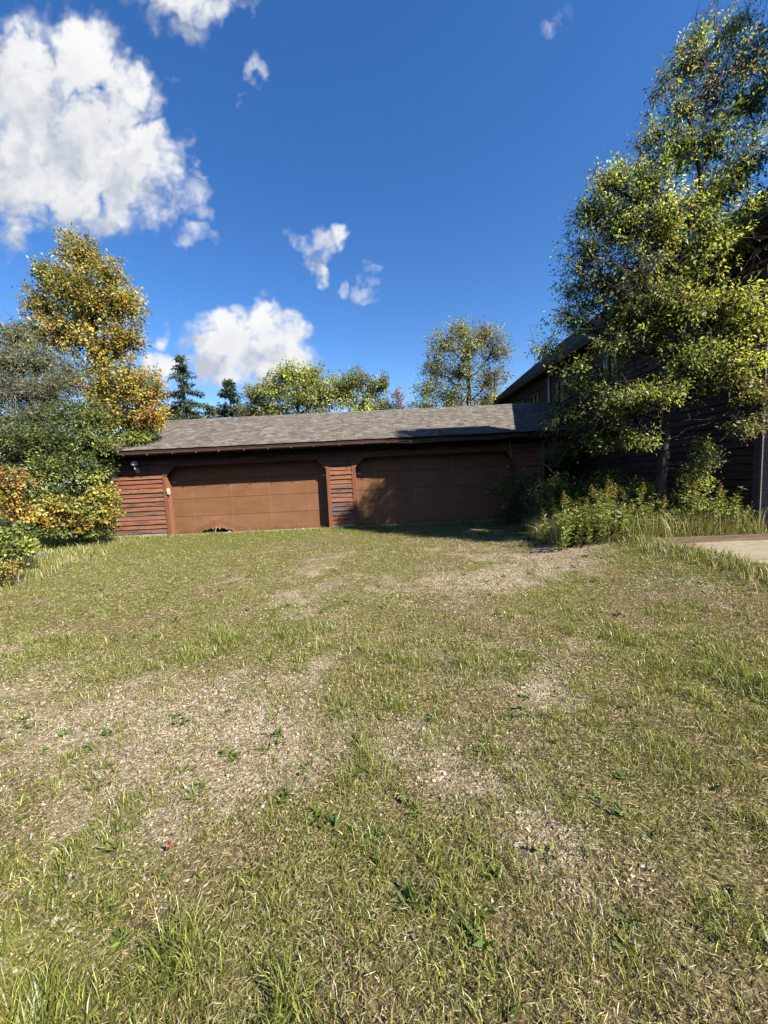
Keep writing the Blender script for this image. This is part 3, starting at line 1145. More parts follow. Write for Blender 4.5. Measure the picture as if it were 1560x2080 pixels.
    ch = mb_obj("chimney", m, M['sheath'], h)
    z = .2
    while z < cz - .1:
        siding_board(ch, (cx0 + .11, cx1 - .11, z), (cx0 + .11, cx1 - .11, z + .212), lambda a, d, zz: Vector((a, cy0 + .03 - d, zz)), M['hsiding'])
        siding_board(ch, (cy1 - .11, cy0 + .14, z), (cy1 - .11, cy0 + .14, z + .212), lambda a, d, zz: Vector((cx0 + .03 - d, a, zz)), M['hsiding'])
        z += .2
    for x, y in ((cx0, cy0), (cx1, cy0), (cx0, cy1), (cx1, cy1)):
        m = MB()
        sx, sy = (1 if x == cx0 else -1), (1 if y == cy0 else -1)
        m.box((min(x - .02 * sx, x + .10 * sx), min(y - .02 * sy, y + .10 * sy), .1), (max(x - .02 * sx, x + .10 * sx), max(y - .02 * sy, y + .10 * sy), cz))
        mb_obj("corner_board", m, M['hsiding'], ch)
    m = MB()
    m.box((cx0 - .06, cy0 - .06, cz), (cx1 + .06, cy1 + .06, cz + .08))
    m.tube([((cx0 + cx1) / 2, (cy0 + cy1) / 2, cz + .08), ((cx0 + cx1) / 2, (cy0 + cy1) / 2, cz + .35)], .14, 12)
    mb_obj("chimney_cap", m, M['fascia'], ch)


build_house()


# ------------------------------------------------------------------ patio at the house front
def build_patio():
    p = tag(link("patio", None, None, None, (6.5, 4.6, .2)), "pale concrete patio beside the house", None, None, "structure")
    for ix in range(5):
        for iy in range(3):
            x0, y0 = 4.74 + ix * 1.22, 2.62 + iy * 1.25
            m = MB()
            t = random.uniform(-.006, .006)
            m.box((x0 + .006, y0 + .006, .02), (x0 + 1.214, y0 + 1.244, .222 + t))
            mb_obj("slab", m, M['patio'], p, (x0 + .6, y0 + .6, .2))
    for i in range(2):
        m = MB()
        m.box((-1.3, -.020, -.10), (1.3, .020, .085))
        o = link("edging_plank", m.mesh("edging_plank"), M['plank'], p, (5.85 + i * 2.62, 6.46, .22))
        o.rotation_euler = (0, random.uniform(-.006, .006), -.03 if i == 0 else .0)
    m = MB()
    m.box((-1.5, -.09, -.03), (1.5, .09, .012))
    o = link("edging_plank", m.mesh("edging_plank"), M['plank'], p, (6.15, 6.60, .245))
    o.rotation_euler = (0, 0, -.02)


build_patio()


# ------------------------------------------------------------------ leaves, twigs, trees
def unit(a):
    return a / np.maximum(np.linalg.norm(a, axis=-1, keepdims=True), 1e-9)


def leaf_mesh_arrays(P, D, L, W, N=None, fold=.25, rng=RNG):
    """kite-shaped folded leaves: base P, direction D, length L, width W"""
    n = len(P)
    if N is None:
        N = unit(rng.normal(size=(n, 3)) * .75 + np.array([.35, -.35, .9]))
    S = unit(np.cross(D, N))
    N = unit(np.cross(S, D))
    L, W = np.asarray(L)[:, None], np.asarray(W)[:, None]
    mid = P + D * L * .45
    V = np.empty((n, 4, 3))
    V[:, 0] = P
    V[:, 1] = mid + S * W * .5 + N * W * fold
    V[:, 2] = P + D * L - N * L * .10
    V[:, 3] = mid - S * W * .5 + N * W * fold
    i = np.arange(n)[:, None] * 4
    F3 = np.concatenate([i + np.array([[0, 1, 2]]), i + np.array([[0, 2, 3]])])
    return V.reshape(-1, 3), F3


def tubes_arrays(paths, sides=4):
    """paths: list of (pts (k,3), radii (k)) -> V, F quads"""
    Vs, Fs, n0 = [], [], 0
    ang = np.arange(sides) * 2 * np.pi / sides
    ca, sa = np.cos(ang), np.sin(ang)
    for pts, rad in paths:
        pts = np.asarray(pts, float)
        k = len(pts)
        d = np.empty_like(pts)
        d[1:-1] = pts[2:] - pts[:-2]
        d[0], d[-1] = pts[1] - pts[0], pts[-1] - pts[-2]
        d = unit(d)
        ref = np.array([0, 0, 1.0]) if abs(d[0, 2]) < .85 else np.array([1.0, 0, 0])
        a = unit(np.cross(d, ref))
        b = np.cross(d, a)
        rad = np.asarray(rad, float)[:, None, None]
        V = pts[:, None, :] + rad * (a[:, None, :] * ca[None, :, None] + b[:, None, :] * sa[None, :, None])
        Vs.append(V.reshape(-1, 3))
        i = np.arange(k - 1)[:, None] * sides
        j = np.arange(sides)[None, :]
        j2 = (j + 1) % sides
        F = np.stack([i + j, i + j2, i + sides + j2, i + sides + j], -1).reshape(-1, 4) + n0
        Fs.append(F)
        n0 += k * sides
    return np.concatenate(Vs), np.concatenate(Fs)


def bez(a, c, b, n):
    t = np.linspace(0, 1, n)[:, None]
    return (1 - t) ** 2 * a + 2 * t * (1 - t) * c + t * t * b


def make_tree(name, label, cat, trunk, blobs, twigs, lpt, leaf, pal, bark, group=None, seed=1, leaf_w=.45, droop=.35, limb_r=.05,
              spread=.10, bare=0, crown_name="crown", trunk_name="trunk", tint=.25, pair=True, limb_sides=6, shell=.68, gain=2.05, extra=None):
    """trunk: list of (x, y, z, r); blobs: (centre, (rx, ry, rz), weight[, palette])"""
    rng = np.random.default_rng(seed)
    base = Vector(trunk[0][:3])
    r = root(name, base, label, cat, group)
    T = np.array([t[:3] for t in trunk], float)
    TR = np.array([t[3] for t in trunk], float)
    # resample trunk with slight wander
    k = 14
    s = np.linspace(0, len(T) - 1, k)
    TT = np.stack([np.interp(s, np.arange(len(T)), T[:, i]) for i in range(3)], 1)
    TT[1:-1, :2] += rng.normal(size=(k - 2, 2)) * TR[0] * .25
    RR = np.interp(s, np.arange(len(T)), TR)
    RR[0] *= 1.35
    thick = [(TT, RR)]
    limbs, twg = [], []
    LP, LD, LC, LL = [], [], [], []
    wsum = sum(b[2] for b in blobs)
    for bi, b in enumerate(blobs):
        c, rad, w = np.array(b[0], float), np.array(b[1], float), b[2]
        bp = np.array(b[3] if len(b) > 3 else pal, float)
        # attachment on the trunk
        hd = np.hypot(*(TT[:, :2] - c[:2]).T)
        want = c[2] - .75 * hd
        i = int(np.argmin(np.abs(TT[:, 2] - want) + .15 * hd))
        i = min(max(i, 2), k - 1)
        A = TT[i]
        mid = (A + c) / 2 + np.array([0, 0, -.10 * np.linalg.norm(c - A)]) + rng.normal(size=3) * .12 * np.linalg.norm(c - A) * .6
        limb = bez(A, mid, c + np.array([0, 0, rad[2] * .3]), 9)
        limb[1:-1] += rng.normal(size=(7, 3)) * .02 * np.linalg.norm(c - A)
        lr = min(RR[i] * .75, limb_r * (.5 + .5 * w))
        limbs.append((limb, np.linspace(lr, lr * .28, 9)))
        rad = rad * 1.14
        nt_ = max(3, int(round(twigs * w / wsum)))
        # secondary branches
        nsec = max(3, nt_ // 9)
        sec = []
        for q in range(nsec):
            d = unit(rng.normal(size=3))
            e = c + d * rad * rng.uniform(.45, .8)
            st = limb[rng.integers(4, 9)]
            m_ = (st + e) / 2 + rng.normal(size=3) * .12 * np.linalg.norm(e - st) + np.array([0, 0, .08 * np.linalg.norm(e - st)])
            pth = bez(st, m_, e, 6)
            sec.append(pth)
            limbs.append((pth, np.linspace(lr * .38, lr * .12, 6)))
        bt = rng.normal() * tint * .6
        for q in range(nt_):
            d = unit(rng.normal(size=3))
            d[2] = d[2] * .9 + .12
            e = c + d * rad * (rng.random() ** shell) * rng.uniform(.88, 1.12)
            # nearest secondary branch point
            ss = sec[rng.integers(0, nsec)] if rng.random() < .3 else sec[int(np.argmin([np.linalg.norm(p[-1] - e) for p in sec]))]
            st = ss[rng.integers(2, 6)]
            ln = np.linalg.norm(e - st)
            mid = (st + e) / 2 + rng.normal(size=3) * .10 * ln + np.array([0, 0, .10 * ln])
            pth = bez(st, mid, e, 5)
            twg.append((pth, np.linspace(lr * .12, .0035, 5)))
            if q < bare * nt_:
                for z_ in range(3):
                    o_ = pth[rng.integers(2, 5)]
                    f_ = o_ + unit(rng.normal(size=3) + d * .8) * rng.uniform(.15, .45)
                    twg.append((np.array([o_, (o_ + f_) / 2 + rng.normal(size=3) * .03, f_]), np.array([.005, .004, .002])))
                continue
            n = max(2, int(lpt * rng.uniform(.6, 1.4)))
            t = rng.uniform(.35, 1.02, n)
            pos = np.stack([np.interp(t, np.linspace(0, 1, 5), pth[:, j]) for j in range(3)], 1)
            out = unit(pth[-1] - pth[-2])
            dr = unit(rng.normal(size=(n, 3)) * .9 + out * .6 + np.array([0, 0, -droop * rng.uniform(.4, 1.4)]))
            pos = pos + dr * rng.uniform(.2, 1.0, (n, 1)) * spread
            tw = rng.normal() * tint + bt
            ci = bp[rng.integers(0, len(bp), n)] if rng.random() < .55 else np.repeat(bp[rng.integers(0, len(bp))][None], n, 0)
            col = ci * np.exp(tw + rng.normal(size=(n, 1)) * .18)
            LP.append(pos)
            LD.append(dr)
            LC.append(col)
            LL.append(rng.uniform(.45, 1.35, n) * leaf)
    LP, LD, LC, LL = map(np.concatenate, (LP, LD, LC, LL))
    off = np.array(base)
    V1, F1 = tubes_arrays(thick, 10)
    V2, F2 = tubes_arrays(limbs, limb_sides)
    me = np_mesh(trunk_name, np.concatenate([V1, V2]) - off, np.concatenate([F1, F2 + len(V1)]), None, True)
    link(trunk_name, me, bark, r, base)
    if extra:
        twg += extra
    V3, F3 = tubes_arrays(twg, 3)
    me = np_mesh("twigs", V3 - off, F3, None, True)
    link("twigs", me, bark, r, base)
    V, F = leaf_mesh_arrays(LP, LD, LL, LL * leaf_w, rng=rng)
    me = np_mesh(crown_name, V - off, None, np.repeat(np.clip(LC * gain, .004, .8), 4, 0), False, F)
    link(crown_name, me, M['leaf'], r, base)
    return r


def B(u, v, Y, ru, rv, w, ry=None, pal=None):
    """crown lobe seen around (u, v) at depth Y, half-sizes in photo pixels"""
    c = at(u, v, Y)
    s = Y / FPX
    t = (c, (ru * s, ry if ry else (ru + rv) * .5 * s, rv * s), w)
    return t + (pal,) if pal is not None else t


GREEN = [(.085, .112, .026), (.118, .145, .032), (.060, .086, .022), (.155, .170, .036), (.050, .072, .023)]
OLIVE = [(.080, .088, .024), (.110, .112, .030), (.058, .068, .022), (.15, .135, .036)]
YELLOW = [(.29, .205, .030), (.23, .17, .028), (.32, .22, .036), (.17, .15, .03), (.25, .155, .036), (.12, .125, .028), (.21, .18, .03)]
ORANGE = [(.28, .14, .040), (.22, .10, .034), (.29, .19, .05), (.17, .08, .032), (.25, .20, .055), (.16, .15, .035)]
GREY = [(.072, .085, .042), (.095, .105, .052), (.055, .066, .034), (.12, .122, .066)]
DARK = [(.040, .058, .016), (.055, .078, .020), (.032, .046, .015), (.075, .095, .022)]
BROWN = [(.085, .060, .045), (.11, .080, .055), (.065, .046, .036)]
LIME = [(.145, .170, .038), (.185, .195, .046), (.115, .142, .032), (.092, .118, .028), (.160, .160, .042)]


def gpt(x, y, r):
    return (x, y, gz(x, y) - .08, r)


def build_right_tree():
    Y = 7.5
    tr = []
    p0 = at(1345, 990, Y)
    tr.append(gpt(p0.x, Y, .105))
    for u, v, r in ((1346, 900, .088), (1351, 830, .082), (1373, 690, .068), (1408, 570, .055), (1435, 465, .046), (1420, 350, .036), (1395, 225, .022)):
        p = at(u, v, Y + random.uniform(-.1, .1))
        tr.append((p.x, p.y, p.z, r))
    b = [
        B(1110, 708, 8.0, 42, 22, .28, pal=GREEN), B(1165, 650, 8.0, 56, 40, .55, pal=GREEN), B(1220, 585, 7.9, 66, 56, .85), B(1190, 520, 7.8, 50, 50, .6), B(1165, 590, 8.0, 36, 36, .25, pal=GREEN),
        B(1205, 430, 7.7, 42, 45, .75), B(1265, 460, 7.6, 70, 65, 1.3), B(1240, 365, 7.6, 40, 30, .6, pal=LIME), B(1310, 375, 7.5, 55, 50, 1.0),
        B(1330, 450, 7.2, 70, 65, 1.1, pal=LIME), B(1290, 560, 7.4, 75, 70, 1.2, pal=OLIVE), B(1370, 550, 7.6, 70, 70, .9), B(1375, 310, 7.6, 56, 56, .8), B(1385, 225, 7.7, 40, 50, .45, pal=BROWN + GREEN),
        B(1350, 175, 7.8, 34, 40, .16, pal=GREEN + BROWN), B(1320, 280, 7.7, 34, 34, .22, pal=GREEN), B(1405, 135, 7.8, 52, 44, .6, pal=LIME + BROWN), B(1415, 75, 7.8, 24, 26, .22, pal=LIME), B(1460, 190, 7.6, 62, 70, .8, pal=OLIVE + BROWN), B(1488, 55, 7.8, 32, 40, .32, pal=LIME), B(1530, 105, 7.6, 48, 52, .6, pal=LIME),
        B(1530, 210, 7.4, 45, 65, .6), B(1450, 300, 7.5, 60, 55, .8), B(1520, 340, 7.3, 60, 55, .7, pal=LIME), B(1450, 400, 7.5, 55, 50, .8), B(1535, 420, 7.1, 36, 35, .35, pal=LIME),
        B(1440, 490, 7.2, 55, 50, .7), B(1480, 620, 6.8, 75, 38, 1.2, pal=LIME), B(1390, 625, 6.8, 60, 40, .9, pal=LIME), B(1530, 660, 6.9, 52, 42, .8, pal=LIME), B(1420, 720, 6.8, 70, 45, .7), B(1500, 740, 6.9, 60, 42, .8, pal=LIME),
        B(1535, 800, 6.8, 42, 38, .45, pal=LIME + BROWN), B(1515, 865, 6.8, 40, 26, .3, pal=GREEN + BROWN), B(1420, 790, 7.2, 56, 36, .4), B(1320, 800, 6.9, 70, 30, .9, pal=LIME), B(1260, 700, 7.3, 60, 45, .6), B(1330, 690, 7.5, 60, 60, .5, pal=OLIVE),
        B(1250, 820, 7.3, 55, 40, .7, pal=GREEN), B(1185, 775, 7.7, 62, 46, .65, pal=DARK + GREEN), B(1150, 850, 8.0, 55, 45, .9, pal=DARK), B(1220, 890, 7.6, 60, 40, .8, pal=DARK + GREEN), B(1290, 890, 7.3, 50, 30, .4, pal=GREEN), B(1130, 920, 8.4, 40, 35, .4, pal=DARK),
        B(1600, 150, 7.6, 50, 70, .5, pal=LIME), B(1330, 610, 7.2, 70, 46, .9), B(1420, 560, 7.2, 60, 50, .8, pal=LIME), B(1480, 500, 7.1, 40, 40, .45, pal=LIME), B(1360, 480, 7.3, 60, 50, .7, pal=LIME), B(1260, 640, 7.5, 60, 46, .6), B(1420, 430, 7.3, 46, 46, .5),
    ]
    b = [(q[0], tuple(1.12 * v for v in q[1])) + tuple(q[2:]) for q in b]
    # dead grey top twigs on the outer left, and bare wood inside the crown
    dead, rng = [], np.random.default_rng(5)
    def bare(p, d, ln, r, depth):
        q = p + d * ln
        mid = (p + q) / 2 + rng.normal(size=3) * .07 * ln
        dead.append((bez(p, mid, q, 5), np.linspace(r, r * .5, 5)))
        if depth:
            for _ in range(rng.integers(2, 5)):
                t = rng.uniform(.4, 1)
                bare(p + (q - p) * t, unit(d + rng.normal(size=3) * .55 + np.array([-.05, 0, .25])), ln * rng.uniform(.45, .7), r * .5, depth - 1)
    for (u0, v0, u1, v1, Y_) in ((1345, 275, 1318, 248, 7.6), (1312, 330, 1295, 292, 7.6), (1385, 215, 1345, 205, 7.7), (1460, 110, 1452, 40, 7.7)):
        a_, b_ = np.array(at(u0, v0, Y_)), np.array(at(u1, v1, Y_))
        bare(a_, unit(b_ - a_), np.linalg.norm(b_ - a_) * 1.1, .014, 3)
    for _ in range(26):
        a_ = np.array(at(rng.uniform(1240, 1540), rng.uniform(480, 860), rng.uniform(6.5, 7.4)))
        bare(a_, unit(rng.normal(size=3) + np.array([0, -.5, .1])), rng.uniform(.25, .6), .009, 2)
    make_tree("box_elder_tree", "tall leafy green tree with slender trunk standing in front of the dark house", "tree", tr, b, 5200, 14, .066, GREEN, M['bark'], None, 11, .44, .6, .036, .12, .12, gain=2.75, extra=dead, shell=.80)


build_right_tree()


def trunk_to(u, v, Y, r, ground_xy=None, lean=.0):
    top = at(u, v, Y)
    gx, gy = ground_xy if ground_xy else (top.x + lean, Y)
    a = gpt(gx, gy, r)
    m = ((gx * .55 + top.x * .45), (gy * .55 + top.y * .45), a[2] * .5 + top.z * .5, r * .62)
    return [a, m, (top.x, top.y, top.z, r * .18)]


def build_left_trees():
    make_tree("autumn_tree", "tall tree with yellow and orange autumn leaves beside the garage roof", "tree", trunk_to(175, 540, 13.6, .16), [
        B(165, 520, 13.6, 40, 42, .8, pal=YELLOW + OLIVE), B(215, 560, 13.6, 38, 40, .7, pal=YELLOW + OLIVE), B(130, 580, 13.6, 45, 45, .8, pal=YELLOW + OLIVE + LIME), B(190, 610, 13.4, 70, 60, 1.6, pal=YELLOW + OLIVE + LIME),
        B(90, 560, 13.6, 18, 28, .25, pal=OLIVE), B(85, 625, 13.6, 36, 36, .6, pal=YELLOW + OLIVE), B(250, 620, 13.6, 38, 48, .8, pal=YELLOW + OLIVE), B(255, 690, 13.5, 40, 45, .8, pal=OLIVE + YELLOW), B(130, 680, 13.4, 60, 50, 1.1, pal=OLIVE + YELLOW),
        B(205, 720, 13.3, 60, 60, 1.2, pal=YELLOW + OLIVE), B(260, 780, 13.0, 55, 45, 1.0, pal=YELLOW + LIME), B(300, 800, 12.8, 45, 48, 1.0, pal=ORANGE + YELLOW + LIME), B(210, 800, 13.0, 55, 55, 1.1, pal=YELLOW + LIME), B(250, 850, 12.6, 60, 36, 1.0, pal=YELLOW + LIME),
        B(310, 850, 12.5, 32, 30, .5, pal=YELLOW + ORANGE), B(180, 860, 12.9, 60, 45, .8, pal=LIME), B(60, 680, 13.8, 40, 40, .5, pal=OLIVE), B(285, 890, 12.3, 32, 16, .3, pal=LIME + GREEN), B(170, 640, 14.6, 80, 90, 1.0, pal=OLIVE),
    ], 2600, 20, .088, YELLOW, M['bark_dark'], None, 21, .55, .3, .05, .17, .03)
    make_tree("willow_tree", "grey green willowy tree with bare twigs at the far left", "tree", trunk_to(30, 680, 12.4, .13, (-10.5, 12.4)), [
        B(30, 690, 12.4, 36, 30, .8, pal=GREY), B(10, 740, 12.2, 50, 40, 1.0, pal=GREY), B(75, 740, 12.4, 46, 44, 1.0, pal=GREY + OLIVE), B(30, 800, 12.0, 60, 44, 1.1, pal=GREY), B(105, 800, 12.2, 50, 44, .9, pal=GREY + OLIVE),
        B(-40, 760, 12.2, 60, 80, 1.1, pal=GREY), B(60, 850, 11.8, 60, 40, .8, pal=GREY + DARK), B(-20, 860, 11.8, 50, 50, .7, pal=GREY), B(140, 760, 12.8, 40, 40, .5, pal=GREY),
    ], 1700, 20, .085, GREY, M['bark_pale'], None, 22, .34, .2, .035, .13, .28)
    make_tree("buckthorn_bush", "dense dark green bush against the left corner of the garage", "bush", trunk_to(150, 900, 11.4, .06, (-9.3, 11.5)), [
        B(190, 900, 11.6, 52, 46, 1.1, pal=DARK + GREEN), B(130, 900, 11.4, 50, 46, 1.0, pal=DARK), B(80, 900, 11.2, 50, 44, .9, pal=DARK + GREEN), B(150, 950, 11.2, 56, 40, 1.0, pal=DARK + GREEN), B(90, 960, 10.9, 46, 40, .9, pal=GREEN + LIME),
        B(205, 960, 11.4, 34, 36, .6, pal=DARK), B(30, 890, 11.2, 46, 46, .8, pal=DARK + GREY), B(120, 1010, 10.9, 56, 36, .8, pal=DARK), B(60, 1010, 10.7, 46, 36, .6, pal=DARK + GREEN), B(195, 850, 11.9, 50, 40, .8, pal=DARK + LIME), B(120, 850, 11.8, 60, 40, .8, pal=DARK),
        B(-20, 960, 10.9, 50, 60, .8, pal=DARK), B(10, 925, 12.2, 50, 40, .9, pal=DARK), B(60, 935, 12.4, 50, 40, .8, pal=DARK), B(225, 905, 11.5, 24, 22, .25, pal=LIME), B(180, 1020, 11.3, 40, 40, .5, pal=DARK),
    ], 1750, 17, .075, DARK, M['bark_dark'], None, 23, .55, .25, .03, .13, .04)
    make_tree("creeper_bush", "yellow and orange leaved bush at the foot of the garage's left end", "bush", trunk_to(150, 1020, 10.7, .03, (-8.4, 10.8)), [
        B(210, 1005, 11.0, 34, 22, .6, pal=LIME + YELLOW), B(165, 1035, 10.7, 50, 26, 1.0, pal=YELLOW + LIME + OLIVE + GREEN), B(110, 1030, 10.5, 46, 24, .8, pal=ORANGE + YELLOW + GREEN), B(210, 1050, 10.8, 34, 26, .7, pal=YELLOW + LIME), B(150, 1062, 10.5, 50, 20, .8, pal=YELLOW + LIME + ORANGE),
        B(90, 1060, 10.3, 40, 22, .6, pal=YELLOW + ORANGE), B(235, 1030, 11.0, 14, 22, .2, pal=LIME + YELLOW), B(190, 970, 11.1, 30, 20, .35, pal=LIME), B(120, 1082, 10.3, 44, 12, .5, pal=DARK + GREEN), B(195, 1080, 10.7, 40, 12, .5, pal=DARK + OLIVE), B(60, 1078, 10.0, 36, 16, .5, pal=DARK),
    ], 800, 13, .078, YELLOW, M['bark_dark'], None, 24, .75, .3, .018, .11, .05)
    make_tree("sumac_bush", "orange leaved shrub at the far left edge before the dark bush", "bush", trunk_to(20, 1000, 8.6, .03, (-8.3, 8.6)), [
        B(30, 985, 8.8, 36, 28, .9, pal=ORANGE + OLIVE), B(5, 1020, 8.6, 36, 30, .8, pal=ORANGE + YELLOW + GREEN), B(40, 1040, 8.8, 32, 26, .6, pal=ORANGE + YELLOW), B(-40, 1000, 8.6, 46, 50, .9, pal=ORANGE), B(20, 960, 9.0, 26, 18, .35, pal=ORANGE + BROWN),
    ], 420, 12, .075, ORANGE, M['bark_dark'], None, 25, .6, .35, .016, .10, .06)
    make_tree("low_shrub", "low bright green shrub on the lawn edge at far left", "bush", trunk_to(20, 1110, 7.4, .02, (-7.5, 7.5)), [
        B(25, 1090, 7.7, 36, 24, .8, pal=GREEN), B(5, 1120, 7.3, 34, 26, .8, pal=GREEN + LIME), B(50, 1115, 7.6, 26, 20, .5, pal=LIME), B(-30, 1110, 7.4, 40, 34, .8, pal=GREEN), B(60, 1092, 8.2, 22, 14, .3, pal=GREEN),
    ], 330, 13, .065, GREEN, M['bark_dark'], None, 26, .6, .2, .012, .09, .03)
    make_tree("dry_shrub", "brownish dry weeds at the left edge of the lawn", "bush", trunk_to(5, 1175, 6.5, .012, (-6.5, 6.5)), [
        B(5, 1165, 6.5, 26, 20, .8, pal=BROWN + ORANGE), B(-25, 1170, 6.4, 30, 26, .8, pal=BROWN + GREEN), B(25, 1150, 6.9, 24, 14, .5, pal=OLIVE + YELLOW),
    ], 150, 11, .05, BROWN, M['bark_dark'], None, 27, .5, .2, .008, .08, .15)


build_left_trees()


def build_conifer(name, label, u, v_top, v_base, Y, half, seed, pal, ragged=.3, up=False, keep=1.0):
    rng = np.random.default_rng(seed)
    top = at(u, v_top, Y)
    base = Vector((top.x, Y, gz(top.x, Y) - .1))
    r = root(name, base, label, "tree", "conifers behind the garage")
    H = top.z - base.z
    off = np.array(base)
    T = np.array([[base.x, base.y, base.z], [base.x + .1, base.y, base.z + H * .5], [top.x, top.y, top.z]])
    V1, F1 = tubes_arrays([(bez(T[0], T[1], T[2], 10), np.linspace(H * .014, .012, 10))], 8)
    br, LP, LD, LL, LC = [], [], [], [], []
    pal = np.array(pal)
    n = int(H * 20)
    for i in range(n):
        t = rng.uniform(.25, 1) ** .9
        if rng.random() > keep:
            continue
        z = base.z + H * t
        ln = half * Y / FPX * (1 - t) ** .8 * 1.9 * rng.uniform(1 - ragged, 1 + ragged) + .12
        a = rng.uniform(0, 2 * np.pi)
        d = np.array([math.cos(a), math.sin(a), 0])
        st = np.array([top.x, Y, z])
        e = st + d * ln + np.array([0, 0, ln * (.25 if up else -.22) * rng.uniform(.3, 1.4)])
        p = bez(st, (st + e) / 2 + np.array([0, 0, -.12 * ln]), e, 6)
        br.append((p, np.linspace(.02, .005, 6)))
        m = int(46 * ln) + 8
        tt = rng.uniform(.12, 1.03, m)
        pos = np.stack([np.interp(tt, np.linspace(0, 1, 6), p[:, j]) for j in range(3)], 1) + rng.normal(size=(m, 3)) * .05
        dr = unit(rng.normal(size=(m, 3)) * .8 + d * .5 + np.array([0, 0, -.35]))
        LP.append(pos)
        LD.append(dr)
        LL.append(rng.uniform(.14, .30, m))
        LC.append(pal[rng.integers(0, len(pal), m)] * np.exp(rng.normal(size=(m, 1)) * .22 + rng.normal() * .15))
    V2, F2 = tubes_arrays(br, 3)
    link("trunk", np_mesh("trunk", np.concatenate([V1, V2]) - off, np.concatenate([F1, F2 + len(V1)]), None, True), M['bark_dark'], r, base)
    LP, LD, LL, LC = map(np.concatenate, (LP, LD, LL, LC))
    V, F = leaf_mesh_arrays(LP, LD, LL, LL * .34, rng=rng)
    link("crown", np_mesh("crown", V - off, None, np.repeat(LC * 1.5, 4, 0), False, F), M['leaf'], r, base)


